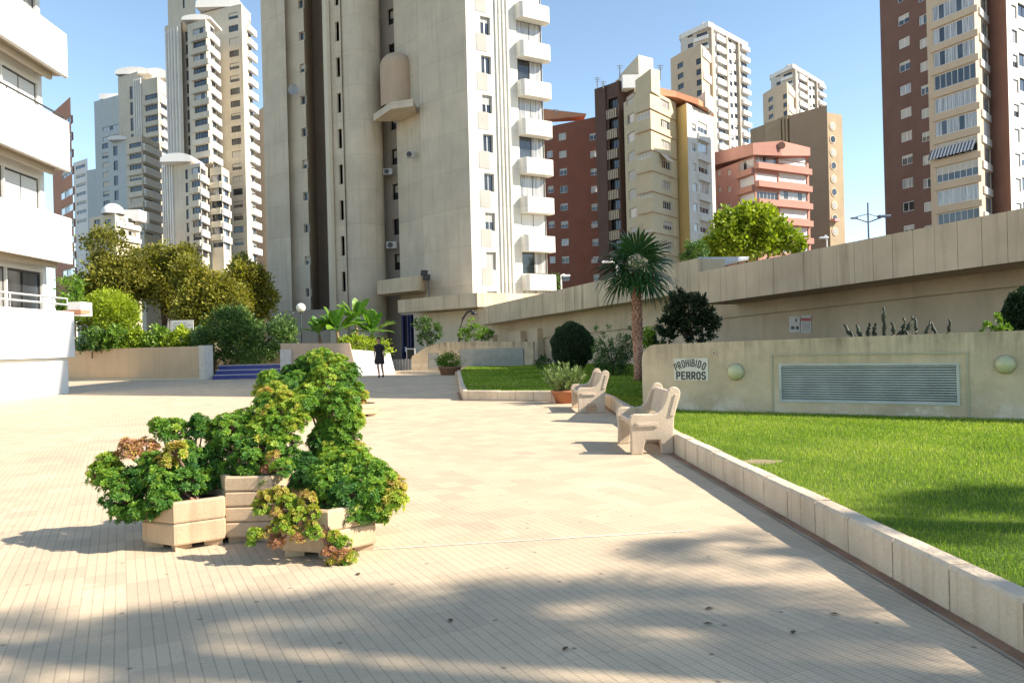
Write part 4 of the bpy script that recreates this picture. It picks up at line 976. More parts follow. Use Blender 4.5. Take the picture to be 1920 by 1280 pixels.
def glyph(ch,u,z,w,h,rot,t,shear=0):
    mb=MB(); c,s_=math.cos(rot),math.sin(rot)
    def T(p): x=(p[0]-.5)*w+shear*(p[1]-.5)*h; y=(p[1]-.5)*h; return Vector((x*c-y*s_,x*s_+y*c))
    for k,line in enumerate(STR[ch]):
        pts=[T(p) for p in line]
        for i in range(len(pts)-1):
            a,b=pts[i],pts[i+1]; d=(b-a).normalized(); n=Vector((-d.y,d.x))*t/2; e=d*t*.38; q=[a-e-n,b+e-n,b+e+n,a-e+n]; dd=.0145+.0004*(i%3)+.0013*k
            mb.mesh([PWf.P(u+p.x,z+p.y,-dd) for p in q]+[PWf.P(u+p.x,z+p.y,-.0122) for p in q],[(0,1,2,3),(0,4,5,1),(1,5,6,2),(2,6,7,3),(3,7,4,0)])
    mb.build('letter',[M_BLK],SG)
w1='PROHIBIDO'; uc=(u0+u1)/2
xs_=[-.43,-.33,-.215,-.10,-.01,.075,.165,.26,.385]
for i,ch in enumerate(w1):
    t_=xs_[i]/.43; glyph(ch,uc+wS*xs_[i],z0+hS*(.80-.20*t_*t_),wS*.066,hS*.30,-.40*t_,wS*.029)
for i,ch in enumerate('PERROS'):
    glyph(ch,u0+wS*(.13+i*.148),z0+hS*.22,wS*.088,hS*.30,0,wS*.040)

# ---- raised ramp wall on the right -----------------------------------------
RW = empty('ramp_wall', (2,38,0), 'long stained concrete ramp wall with an overhanging fascia rising to the right behind the palm', 'concrete wall')
dA = Vector((-.466,.885)); a0 = W(895,48,590)
RF = Face(a0, a0-dA*60)             # left to right as seen
def rwseg(pxl,pyl,pxr,pyr,pyl2,pyr2,off,th_,ext=0,name='fascia',mat=None,inset=0):
    f=Face(RF.A+RF.inn*off,RF.B+RF.inn*off)
    ul=f.u(pxl,pyl); ur=f.u(pxr,pyr); ztL,ztR,zbL,zbR=f.z(pxl,pyl),f.z(pxr,pyr),f.z(pxl,pyl2),f.z(pxr,pyr2)
    k=ext/(ur-ul); ztR+= (ztR-ztL)*k; zbR+=(zbR-zbL)*k; ur+=ext
    mb=MB(); n=max(1,int((ur-ul)/.62))
    for i in range(n):
        s0=i/n; s1=(i+1)/n; g=.006; a=ul+(ur-ul)*s0+g; b=ul+(ur-ul)*s1-g
        zs=[zbL+(zbR-zbL)*s0,zbL+(zbR-zbL)*s1,ztL+(ztR-ztL)*s1,ztL+(ztR-ztL)*s0]
        dp=random.uniform(0,.012)
        mb.mesh([f.P(a,zs[0],dp),f.P(b,zs[1],dp),f.P(b,zs[2],dp),f.P(a,zs[3],dp),f.P(a,zs[0],.1),f.P(b,zs[1],.1),f.P(b,zs[2],.1),f.P(a,zs[3],.1)],[(0,1,2,3),(0,4,5,1),(1,5,6,2),(2,6,7,3),(3,7,4,0)])
    mb.mesh([f.P(ul,zbL,.03),f.P(ur,zbR,.03),f.P(ur,ztR-.01,.03),f.P(ul,ztL-.01,.03),f.P(ul,zbL,th_),f.P(ur,zbR,th_),f.P(ur,ztR-.01,th_),f.P(ul,ztL-.01,th_)],[(0,1,2,3),(0,4,5,1),(1,5,6,2),(2,6,7,3),(3,7,4,0),(4,7,6,5)])
    return mb.build(name,[mat or C_CONC],RW)
rwseg(895,578,1308,484,610,545.5,0,1.4)
rwseg(1306,511,1920,390,571,488.5,-.8,1.9,ext=9,mat=wallmat('warmer stained concrete',(.70,.55,.37),var=.2,streak=.8,bump=.35,dirt=(.26,.17,.10)))
fW=Face(RF.A+RF.inn*1.15,RF.B+RF.inn*1.15)
C_RW=wallmat('pale shaded ramp wall',(.64,.53,.375),var=.2,streak=.75,bump=.25,dirt=(.38,.30,.2))
def zline(px): return fW.z(px, 588.7-(px-1440)*.1077)
mb=MB(); ua,ub=fW.u(905,610),fW.u(1920,500)+9
zA=zline(1020); zB=zline(1900); uA_=fW.u(1020,630); uB_=fW.u(1900,540)
zl=lambda u: zA+(zB-zA)*(u-uA_)/(uB_-uA_)
mb.mesh([fW.P(ua,-.3,.1),fW.P(ub,-.3,.1),fW.P(ub,zl(ub),.1),fW.P(ua,zl(ua),.1)],[(0,1,2,3)])
mb.mesh([fW.P(ua,zl(ua)+.05,0),fW.P(ub,zl(ub)+.05,0),fW.P(ub,9,0),fW.P(ua,zl(ua)+1.2,0)],[(0,1,2,3)]) if False else None
mb.mesh([fW.P(ua,zl(ua)+.03,0),fW.P(ub,zl(ub)+.03,0),fW.P(ub,zl(ub)+1.75,0),fW.P(ua,zl(ua)+1.75,0),fW.P(ua,zl(ua)+.03,.12),fW.P(ub,zl(ub)+.03,.12)],[(0,1,2,3),(0,4,5,1)])
mb.mesh([fW.P(ua,-.3,.1),fW.P(ua,-.3,.6),fW.P(ua,zl(ua)+1.3,.6),fW.P(ua,zl(ua)+1.3,.1)],[(0,1,2,3)])
mb.mesh([fW.P(ua,-.3,.13),fW.P(ub,-.3,.13),fW.P(ub,zl(ub)+1.75,.13),fW.P(ua,zl(ua)+1.75,.13),fW.P(ua,-.3,.6),fW.P(ub,-.3,.6),fW.P(ub,zl(ub)+1.75,.6),fW.P(ua,zl(ua)+1.75,.6)],[(0,1,2,3),(4,7,6,5),(0,4,5,1),(1,5,6,2),(2,6,7,3),(3,7,4,0)])
mb.build('wall',[C_RW],RW)
# piers and small cream grilles at the far left end of the ramp
mb=MB()
for px,w_ in ((905,2.2),(962,1.6),(1000,1.1)):
    u=fW.u(px,640); mb.obox(fW.P(u,-.3,-.35),tuple((fW.d*w_).to_3d()),tuple((fW.inn*.4).to_3d()),(0,0,zl(u)+.9))
mb.build('pier',[C_RW],RW)
# grey-white panel on top of the ramp
mb=MB(); q=[at(1308,482,31),at(1405,481,33),at(1402,486,33),at(1311,509,31)]
mb.mesh([q[3],q[2],q[1],q[0]]+[v+Vector((.1,.3,0)) for v in (q[3],q[2],q[1],q[0])],[(0,1,2,3),(4,7,6,5),(0,3,7,4),(3,2,6,7)])
mb.build('metal_screen',[plain('grey metal screen',(.42,.45,.49),.5)],RW)

# signs on the ramp wall
NS=empty('notice_board',tuple(fW.P(fW.u(1498,607),fW.z(1498,607),.0)),'pair of small notices on the shaded ramp wall: white pictograms left, red-topped notice right','sign')
nl=Vector(NS.location)
def npanel(x0,y0,x1,y1,mat,d,name):
    mb=MB(); 
    a,b,c_,e=[(fW.u(px,py),fW.z(px,py)) for px,py in ((x0,y1),(x1,y1-.5*(x1-x0)/10*.0),(x1,y0),(x0,y0))]
    mb.mesh([fW.P(a[0],a[1],.1-d),fW.P(b[0],b[1],.1-d),fW.P(c_[0],c_[1],.1-d),fW.P(e[0],e[1],.1-d)]+[fW.P(k[0],k[1],.1-d+.02) for k in (a,b,c_,e)],[(0,1,2,3),(0,4,5,1),(1,5,6,2),(2,6,7,3),(3,7,4,0)])
    return mb.build(name,[mat],NS)
P_W=plain('notice white',(.55,.55,.54),.4); P_R=plain('notice red',(.35,.04,.05),.4); P_K=plain('notice black',(.06,.06,.06),.5)
npanel(1477,593,1497,623,P_W,.025,'pictogram_panel'); npanel(1499,591,1518,624,P_W,.025,'text_panel')
npanel(1499.5,596,1517.5,602,P_R,.028,'red_band')
for (a,b,c_,d_) in ((1480,595,1487,606),(1489,595,1495,606),(1480,610,1487,618),(1489,610,1495,618)): npanel(a+.6,b+1.5,c_-.2,d_-.5,P_K if b>600 else P_W,.028,'pictogram')
for yy in (597.5,): npanel(1488.5,yy,1491.5,yy+6,P_K,.0285,'pictogram')
for yy in (605,608.5,612,615.5,619): npanel(1501,yy,1516,yy+.9,P_K,.028,'text_line')

# planting bed behind the garden wall
mb=MB(); p0=PWf.P(uL+.1,0,th-.02); p1=PWf.P(uR,0,th-.02)
e0=fW.P(fW.u(1250,650),0,.05); e1=fW.P(fW.u(1920,600)+4,0,.05)
mb.prism([(p0.x,p0.y),(p1.x,p1.y),(e1.x,e1.y),(e0.x-.4,e0.y-1)],LZ-.3,1.12)
struct(mb.build('planting_bed',[wallmat('dark planting soil',(.10,.07,.045),var=.3,sc_=4,bump=.6)]))

# ---- far louvre wall ---------------------------------------------------------
FW_=empty('vent_wall',tuple(gnd(900,690,.1)),'low beige wall with two white louvres at the back of the far lawn','garden wall')
ff=Face(gnd(772,693,.1),gnd(1000,689,.1)); 
mb=MB(); out=[(772,695),(772,668),(800,650),(832,641),(1000,640.5),(1000,695)]
pts=[(ff.u(x,y),ff.z(x,y)) for x,y in out]; pts[0]=(pts[0][0],-.3); pts[-1]=(pts[-1][0],-.3)
mb.mesh([ff.P(*p) for p in pts]+[ff.P(*p,.3) for p in pts],[tuple(range(6)),tuple(range(6,12))[::-1]]+[(i,i+6,(i+1)%6+6,(i+1)%6) for i in range(6)]); mb.build('wall',[C_PW],FW_)
for x0,x1,yt,yb in ((862,983,655,687),(803,823,662,692)):
    u0_,u1_=ff.u(x0,670),ff.u(x1,670); z0_,z1_=ff.z(x0,yb),ff.z(x0,yt); m2=MB()
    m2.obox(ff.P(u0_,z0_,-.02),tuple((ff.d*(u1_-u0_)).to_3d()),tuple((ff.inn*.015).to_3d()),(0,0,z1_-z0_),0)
    n=9
    for i in range(n):
        zz=z0_+(z1_-z0_)*(i+.1)/n; m2.obox(ff.P(u0_+.05,zz,-.07),tuple((ff.d*(u1_-u0_-.1)).to_3d()),tuple((ff.inn*.045).to_3d()),(0,0,(z1_-z0_)/n*.5),1)
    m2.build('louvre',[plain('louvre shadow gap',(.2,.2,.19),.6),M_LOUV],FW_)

# ---- left retaining walls, steps --------------------------------------------
C_RET=wallmat('beige retaining wall',(.66,.49,.31),var=.14,streak=.35,dirt=(.3,.22,.15))
LR=empty('retaining_wall',tuple(gnd(270,713)),'long low beige wall of the raised garden at the left, left of the blue steps','garden wall')
a=gnd(120,714); b=gnd(384,711.5); f=Face(a,b); mb=MB(); zt=lambda px,py:f.z(px,py)
mb.prism([f.P(0,0),f.P(f.L,0),f.P(f.L,0,.35),f.P(0,0,.35)],-.2,[zt(146,655),zt(384,648.5)]*1+[zt(384,648.5),zt(146,655)]); mb.build('wall',[C_RET],LR)
mb=MB(); g_=Face(gnd(383,712),gnd(399,711)); mb.prism([g_.P(0,0,-.06),g_.P(g_.L,0,-.06),g_.P(g_.L,0,.4),g_.P(0,0,.4)],-.2,g_.z(390,648)+.02); mb.build('end_pier',[plain('pale travertine',(.60,.55,.48),.7,var=.15)],LR)
mb=MB(); q=f.P(f.u(378,693),f.z(378,693),-.02); mb.tube([q,q-Vector((0,.1,0))],.09,10); mb.build('spout',[M_DARK],LR)
mb=MB(); mb.obox(f.P(0,0,-.12),tuple((f.d*f.L).to_3d()),tuple((f.inn*.11).to_3d()),(0,0,.09)); mb.build('base_ledge',[C_CREAM],LR)
ST=empty('garden_steps',tuple(gnd(460,711)),'three dark blue tiled steps with pale nosings between the two garden walls','steps')
f=Face(gnd(399,711.5),gnd(540,708)); hs=(f.z(460,684)-0)/3
for i in range(3):
    mb=MB(); mb.obox(f.P(0,hs*i-.001*i,.35*i),tuple((f.d*f.L).to_3d()),tuple((f.inn*(1.3-.35*i)).to_3d()),(0,0,hs-.035)); mb.obox(f.P(0,hs*(i+1)-.036,.35*i-.02),tuple((f.d*f.L).to_3d()),tuple((f.inn*(1.3-.35*i)).to_3d()),(0,0,.035),1)
    mb.build('step',[plain('dark blue tile',(.03,.05,.24),.35,var=.25,scale=9),plain('pale nosing',(.45,.43,.47),.5)],ST)
f2=Face(gnd(526,708.5),gnd(670,704)); 
MR=empty('retaining_wall',tuple(gnd(600,705)),'low beige wall with slanting right end, between the blue steps and the white slope','garden wall')
out=[(526,709),(526,643.5),(655,643),(670,704)]; pts=[(f2.u(x,y),f2.z(x,y)) for x,y in out]
mb=MB(); mb.mesh([f2.P(*p) for p in pts]+[f2.P(*p,.5) for p in pts],[(0,1,2,3),(7,6,5,4)]+[(i,i+4,(i+1)%4+4,(i+1)%4) for i in range(4)]); mb.build('wall',[wallmat('pinkish retaining wall',(.56,.42,.30),var=.12,streak=.3)],MR)
mb=MB(); f3=Face(gnd(526,709),gnd(546,708)); mb.obox(f3.P(0,0,-.08),tuple((f3.d*f3.L).to_3d()),tuple((f3.inn*.07).to_3d()),(0,0,f3.z(536,655))); mb.build('end_pier',[plain('pale travertine',(.6,.55,.48),.7)],MR)
mb=MB(); q=f2.P(f2.u(598,659),f2.z(598,659)); mb.tube([q,q+Vector((0,-.12,0))],.12,12); mb.build('wall_light',[plain('grey fitting',(.12,.12,.13),.5)],MR)
# sunlit sloping white flank beyond
WR=empty('ramp_flank',tuple(gnd(700,703)),'brilliant white sloping wall face in full sun beside the walking person','ramp wall')
q=[gnd(668,703.5),gnd(745,702),at(737,663,39.2),at(652,652,39.5)]
q=[gnd(666,703.5),gnd(742,701.5),at(731,660,40.5),at(655,655,39.2)]
mb=MB(); bk=[v+Vector((-.6,2.2,-.02)) for v in q]; mb.mesh(q+bk,[(0,1,2,3),(7,6,5,4)]+[(i,i+4,(i+1)%4+4,(i+1)%4) for i in range(4)]); mb.build('wall',[C_WHITE],WR)
# raised garden fill behind these walls (ground for the plants)
mb=MB(); mb.prism([gnd(60,712)+Vector((0,.5,0)),gnd(396,708)+Vector((0,.5,0)),gnd(396,708)+Vector((0,3,0)),gnd(530,704)+Vector((0,3,0)),gnd(530,704)+Vector((0,.6,0)),gnd(655,700)+Vector((-.6,1.2,0)),(-9,57),(-40,57)],-.3,1.15)
struct(mb.build('garden_terrace',[wallmat('terrace soil',(.13,.10,.06),var=.3,sc_=3)]))
# pale kerb and dark railing in front of the entrance
mb=MB(); f=Face(gnd(741,700.5),gnd(860,703)); mb.obox(f.P(0,-.02,0),tuple((f.d*f.L).to_3d()),tuple((f.inn*.25).to_3d()),(0,0,.17)); struct(mb.build('entrance_kerb',[C_KERB]))
fg=Face(W(738,43,680),W(772,42.6,680)); rt=empty('barrier_panel',tuple(fg.P(0,0)),'low grey panel barrier in front of the blue entrance','barrier')
mb=MB(); zt_=fg.z(750,674); mb.obox(fg.P(0,0),tuple((fg.d*fg.L).to_3d()),tuple((fg.inn*.06).to_3d()),(0,0,zt_)); mb.build('panel',[plain('blue grey metal',(.22,.25,.28),.5)],rt)
mb=MB(); 
for i in range(7): mb.obox(fg.P(fg.L*i/6.2,0,-.03),tuple((fg.d*.05).to_3d()),tuple((fg.inn*.03).to_3d()),(0,0,zt_+.05))
mb.build('bars',[M_ALU],rt)
# white-framed dark gate
fg=Face(W(762,44,660),W(778,43.6,660)); gt=empty('gate',tuple(fg.P(0,0)),'small dark gate with a thin white frame right of the blue door','gate')
z1_=fg.z(770,653); mb=MB(); mb.obox(fg.P(0,.1),tuple((fg.d*fg.L).to_3d()),tuple((fg.inn*.04).to_3d()),(0,0,z1_-.1)); mb.build('leaf',[M_DARK],gt)
mb=MB()
for a_,b_,c_,d_ in ((0,.05,0,z1_),(fg.L-.05,fg.L,0,z1_),(.05,fg.L-.05,z1_-.05,z1_)): mb.obox(fg.P(a_,c_,-.01),tuple((fg.d*(b_-a_)).to_3d()),tuple((fg.inn*.06).to_3d()),(0,0,d_-c_))
mb.build('frame',[M_WHITE],gt)

# ================================================================ BENCHES
C_STONE=wallmat('cast stone bench',(.70,.56,.41),var=.2,streak=.7,sc_=3,pits=42,bump=.3,fine=70,dirt=(.36,.27,.2))
def bench(p_front_near, p_front_far, label):
    """front = plaza side. local: a = towards the kerb, b = along, z up"""
    P=Vector(p_front_near); L_=(Vector(p_front_far)-P).length; bd=(Vector(p_front_far)-P).normalized(); ad=Vector((bd.y,-bd.x,0))
    root=empty('stone_bench',tuple(P),label,'bench','stone benches along the kerb')
    Q=lambda a,b,z: P+ad*a+bd*b+Vector((0,0,z))
    prof=[(0,0),(.145,0),(.165,.11),(.185,.175),(.36,.175),(.375,.12),(.385,0),(.53,0),(.532,.2),(.545,.44),(.575,.55),(.625,.70),(.635,.755),(.62,.80),(.585,.828),(.545,.83),(.505,.812),(.475,.77),(.455,.70),(.425,.62),(.39,.56),(.34,.515),(.28,.50),(.15,.50),(.05,.502),(.012,.485),(-.01,.44),(-.012,.40),(.005,.30),(.004,.15)]
    th=.10
    for b0 in (0,L_-th):
        mb=MB(); n=len(prof); mb.mesh([Q(a,b0,z) for a,z in prof]+[Q(a,b0+th,z) for a,z in prof],[tuple(range(n)),tuple(range(n,2*n))[::-1]]+[(i,i+n,(i+1)%n+n,(i+1)%n) for i in range(n)])
        o=mb.build('side_slab',[C_STONE],root,bevel=.012)
    # tenon panel on the outer face of each side
    for b0,s_ in ((0,-1),(L_,1)):
        mb=MB(); 
        m3=.016
        mb.obox(Q(.06,b0+s_*m3 if s_<0 else b0,.335),ad*.28,bd*m3,(0,0,.065)); mb.obox(Q(.085,b0+s_*.022 if s_<0 else b0,.35),ad*.23,bd*.022,(0,0,.035)); mb.build('seat_tenon',[C_STONE],root,bevel=.005)
        mb=MB(); o=Q(.485,b0+s_*.014 if s_<0 else b0,.47); mb.obox(o,ad*.055,bd*.014,Vector((ad.x*.075,ad.y*.075,.27))); mb.build('back_tenon',[C_STONE],root,bevel=.005)
    mb=MB(); mb.obox(Q(.03,th,.335),ad*.40,bd*(L_-2*th),(0,0,.07)); mb.build('seat',[C_STONE],root,bevel=.012)
    mb=MB(); mb.obox(Q(.435,th,.47),ad*.07,bd*(L_-2*th),Vector((ad.x*.085,ad.y*.085,.30))); mb.build('backrest',[C_STONE],root,bevel=.015)
    return root
bench(gnd(1184,852.5),gnd(1158,830.5),'nearer pale stone bench with rounded side slabs, right beside the wall with the sign')
bench(gnd(1084.5,774.5),gnd(1072,763.5),'farther pale stone bench with rounded side slabs, beside the potted shrub')

# ================================================================ PLANTERS
C_PL=wallmat('tan concrete planter',(.60,.44,.28),var=.2,streak=.7,sc_=3,pits=34,bump=.15,fine=90,dirt=(.27,.18,.11))
C_SOIL=wallmat('black potting soil',(.035,.026,.02),var=.3,sc_=10,bump=.8)
def planter(c, r, h, courses, rot, label, grp='concrete planters of the two clusters', feet=True):
    root=empty('planter',(c[0],c[1],0),label,'planter',grp)
    c=Vector((c[0],c[1],0)); z0=.045
    hexp=lambda rr: [(c.x+rr*math.cos(rot+math.pi/3*i),c.y+rr*math.sin(rot+math.pi/3*i)) for i in range(6)]
    ch=(h-z0)/courses
    for k in range(courses):
        mb=MB(); a=z0+ch*k+.003; b=z0+ch*(k+1)-.003; o=hexp(r); i_=hexp(r-.05); ob=hexp(r*.985)
        lo=[(*p,a) for p in ob]; l2=[(*p,a+.012) for p in o]; t2=[(*p,b-.012) for p in o]; tp=[(*p,b) for p in hexp(r-.012)]; ti=[(*p,b) for p in i_]; bi=[(*p,a) for p in i_]
        rings=[lo,l2,t2,tp,ti,bi]; vs=sum(rings,[]); fs=[]
        for j in range(6):
            for q in range(6): fs.append((j*6+q,j*6+(q+1)%6,((j+1)%6)*6+(q+1)%6,((j+1)%6)*6+q))
        mb.mesh(vs,fs); mb.build('course',[C_PL],root)
    mb=MB(); mb.prism(hexp(r-.045),z0,h-.07); mb.build('soil',[C_SOIL],root)
    for i in range(6):
        a=rot+math.pi/3*i; e=Vector((math.cos(a),math.sin(a),0)); t_=Vector((-e.y,e.x,0)); mb=MB(); q=c+e*(r-.02)
        mb.prism([q-e*.0,q-e*.11+t_*.075,q-e*.17,q-e*.11-t_*.075],0,z0-.001); mb.build('foot',[C_PL],root)
    return root
g1=gnd(324,1036)
rh=.345
P1c=(g1.x+.0,g1.y+rh); planter(P1c,rh,.36,2,R(-88),'low tan hexagonal concrete planter at the left of the front cluster, two courses high')
g2=gnd(497,1019); P2c=(g2.x-.12,g2.y+.33); planter(P2c,.35,.50,4,R(-60),'tall tan hexagonal planter in the middle of the front cluster, four courses high')
g3=gnd(595,1052); P3c=(g3.x-.0,g3.y+.37); planter(P3c,.37,.34,2,R(-78),'low tan hexagonal planter at the right of the front cluster with trailing pink-stemmed plants')
P4c=(P3c[0]-.0,P3c[1]+.72); 
g5=at(612,752,15.4); P5c=(g5.x,15.9); planter(P5c,.5,.46,3,R(-75),'tall tan planter in the middle of the back cluster, showing between the leaves')
g6=gnd(664,782); P6c=(g6.x+.1,g6.y+.3); planter(P6c,.36,.26,2,R(-90),'low planter at the right of the back cluster')
P7c=(at(520,720,15.2).x,15.4); planter(P7c,.42,.3,2,R(-80),'low planter at the left of the back cluster, hidden under bright leaves')
# terracotta pots
def pot(c,r0,r1,h,label,mat,name='flower_pot'):
    root=empty(name,(c[0],c[1],c[2]),label,'flower pot')
    mb=MB(); mb.lathe([(.001,0),(r0,0),(r1*.97,h*.82),(r1*1.06,h*.84),(r1*1.06,h),(r1*.93,h),(r1*.9,h*.85)],c,28); mb.build('pot_body',[mat],root,smooth=True)
    mb=MB(); mb.lathe([(r1*.92,h*.86),(.001,h*.87)],c,20); mb.build('soil',[C_SOIL],root); return root
M_TER=wallmat('terracotta',(.42,.17,.085),var=.15,streak=.2,sc_=4)
g7=gnd(1062,757); pot((g7.x-.02,g7.y+.25,0),.2,.30,.30,'orange terracotta pot beside the farther bench',M_TER)
g8=gnd(843,703); pot((g8.x,g8.y+.3,0),.42,.52,.38,'wide brownish bowl planter at the far corner of the lawn kerb',wallmat('brown bowl',(.30,.17,.11)),'bowl_planter')

# ================================================================ LAMPS AND POSTS
def globe(px,pyc,Y,rp,base_z,label):
    q=at(px,pyc,Y); r=rp/FP*Y; root=empty('globe_lamp',(q.x,q.y,base_z),label,'garden lamp')
    mb=MB(); mb.tube([(q.x,q.y,base_z),(q.x,q.y,q.z-r*.9)],.03,8); mb.build('post',[plain('dark green post',(.05,.07,.06),.5)],root)
    mb=MB(); mb.lathe([(r*math.cos(a),r*math.sin(a)) for a in [-math.pi/2+math.pi*i/12 for i in range(13)]],q,20); mb.build('globe',[plain('opal white globe',(.75,.72,.60),.25)],root,smooth=True)
    mb=MB(); mb.lathe([(.07,-r*1.08),(.07,-r*.86)],q,12); mb.build('collar',[M_DARKF],root)
globe(564,577,41,8.8,1.1,'white globe lamp on a thin post standing left of the banana plants')
# street light above the ramp
q=at(1628,412,48); root=empty('street_lamp',(q.x,q.y,0),'thin blue-grey mast with diamond-shaped double arms rising above the ramp wall','street lamp')
BL=plain('blue grey lamp paint',(.10,.12,.19),.5)
mb=MB(); mb.tube([(q.x,q.y,0),at(1627,380,48)],[.09,.05],8); mb.build('mast',[BL],root)
for sx,tx in ((-1,1601),(1,1652)):
    mb=MB(); e=at(tx,408-.0,48); mb.tube([at(1628,417,48),e],.045,6); mb.tube([at(1628,401,48),e],.03,6)
    mb.build('arm',[BL],root)
mb=MB(); e=at(1655,405.5,48); mb.obox(e-Vector((.3,.15,.08)),(.75,0,0),(0,.3,0),(0,0,.16)); mb.build('lamp_head',[BL],root,bevel=.04)
mb=MB(); e=at(1603,409,48); mb.obox(e-Vector((.25,.12,.05)),(.4,0,0),(0,.24,0),(0,0,.1)); mb.build('lamp_head',[BL],root,bevel=.03)
# white street lamp over the low wall
def arm_lamp(px0,pyb,pyt,px1,py1,Y,label):
    a=at(px0,pyb,Y); b=at(px0-1,pyt,Y); c_=at(px1,py1,Y); root=empty('street_lamp',(a.x,a.y,0),label,'street lamp')
    mb=MB(); mb.tube([(a.x,a.y,0),b],[.08,.05],8); mb.build('mast',[M_WHITE],root)
    mb=MB(); mb.tube([b,b.lerp(c_,.5)+Vector((0,0,.12)),c_],.04,6); mb.build('arm',[M_WHITE],root)
    mb=MB(); mb.obox(c_-Vector((.3,.1,.05)),(.6,0,0),(0,.25,0),(0,0,.12)); mb.build('lamp_head',[plain('pale lamp head',(.6,.65,.7),.4)],root,bevel=.03)
arm_lamp(1053,545,516,1062,517,60,'white lamp post seen over the ramp wall beside the balconies of the big tower')
arm_lamp(1157,520,496,1138,491,48,'white lamp arm seen behind the palm fronds at the left')
arm_lamp(1551,460,443,1545,446,52,'short white post poking above the ramp wall near the beige tower')
# black arched lamp by the entrance
q=gnd(862,690,.1); q=at(861,650,44); root=empty('arched_lamp',(q.x,q.y,0),'black arched garden lamp bending over the bushes by the entrance','garden lamp')
mb=MB(); mb.tube([(q.x,q.y,0)]+[at(x,y,44) for x,y in ((861,640),(863,615),(868,597),(876,585),(885,582),(889,586))],.06,8); mb.build('post',[M_BLK],root)
mb=MB(); e=at(889,588,44); mb.lathe([(.02,.15),(.16,.05),(.2,-.05),(.001,-.06)],e,14); mb.build('lamp_shade',[M_BLK],root,smooth=True)
# info board by the left garden
q=at(342,648,40); root=empty('information_board',(q.x,q.y,1.1),'white rectangular notice board with faint grey text standing in the left garden','sign')
mb=MB(); a=at(322,626,40); b=at(362,599.5,40); mb.box(a.x,b.x,40,40.06,a.z,b.z); mb.build('board',[plain('board white',(.52,.52,.50),.5)],root)
mb=MB(); c_=at(330,648,40); d_=at(346,628,40); mb.box(c_.x,d_.x,40.02,40.07,1.0,a.z); mb.build('post',[M_WHITE],root)
mb=MB(); Pg=plain('faded grey print',(.36,.37,.37),.6)
for j in range(5):
    zz=a.z+(b.z-a.z)*(.15+.16*j)
    for i in range(4 if j%2 else 3):
        x0=a.x+(b.x-a.x)*(.08+.22*i+(.05 if j%2==0 else 0)); mb.box(x0,x0+(b.x-a.x)*.15,39.99,39.997,zz,zz+.05)
mb.build('faint_print',[Pg],root)
# floodlight pair on the tower wall
q=at(799,528,56.3); root=empty('floodlight',tuple(q),'pair of black floodlights fixed to the tower wall above the canopy','floodlight')
for x,y in ((795,512),(800,520)):
    e=at(x,y,56.1); mb=MB(); mb.obox(e-Vector((.25,.1,.2)),(.5,.1,0),(-.05,.25,0),(0.05,0,.42)); mb.build('lamp_body',[M_BLK],root,bevel=.04)
mb=MB(); mb.tube([at(803,525,56.5),at(805,556,56.5)],.06,6); mb.tube([at(800,520,56.3),at(803,526,56.5)],.07,6); mb.build('bracket',[plain('grey bracket',(.14,.17,.2),.5)],root)
# air conditioners and dish on the tower
def aircon(px,py,Y,w,h,label,side=0):
    q=at(px,py,Y); root=empty('air_conditioner',tuple(q),label,'air conditioner','air conditioners on the tower wall')
    mb=MB(); mb.obox(q+Vector((-w/2,-.3,-h/2)),(w,0,0),(0,.3,0),(0,0,h)); mb.build('casing',[plain('aircon casing',(.40,.38,.35),.5)],root,bevel=.02)
    mb=MB(); mb.tube([q+Vector((-w*.12,-.301,0)),q+Vector((-w*.12,-.32,0))],h*.4,16); mb.build('fan_grille',[M_DARKF],root)
aircon(728,323,62.3,.75,.5,'white air conditioner with a pipe, upper of the two in the dark window recess')
aircon(735,460,62.0,.85,.55,'white air conditioner low in the dark window recess')
aircon(770,291,58.6,.6,.5,'small air conditioner on a bracket on the flat tower wall')
q=at(552,170,65.6); root=empty('satellite_dish',tuple(q),'small grey satellite dish beside a window on the left wing of the tower','satellite dish')
mb=MB(); mb.mesh([],[]); n=16
for r,h in ((.001,.0),(.25,.03),(.45,.12)):
    for k in range(n): a=2*math.pi*k/n; mb.v.append(tuple(q+Vector((r*math.cos(a),-h-.2,r*math.sin(a)))))
for j in range(2):
    for k in range(n): mb.f.append((j*n+k,j*n+(k+1)%n,(j+1)*n+(k+1)%n,(j+1)*n+k)); mb.m.append(0)
mb.build('reflector',[plain('dish grey',(.3,.3,.3),.4)],root,smooth=True)
mb=MB(); mb.tube([q+Vector((0,-.2,0)),q+Vector((.1,.5,-.1))],.03,6); mb.build('bracket',[M_DARKF],root)
# white gable with terracotta coping beyond the left block
LG=empty('garden_parapet',tuple(at(140,590,36)),'little white block with a terracotta coping poking out beyond the white building','parapet')
mb=MB(); a=at(134,580,36); mb.box(a.x-.2,a.x+.42,36,37,a.z-.3,a.z+.35); mb.build('wall',[C_WHITE],LG)
mb=MB(); a=at(120,588,34.5); b=at(153,580,34.5); mb.box(a.x,b.x+.02,34.4,35.2,a.z-.02,a.z+.16); mb.build('coping',[C_ORG],LG)
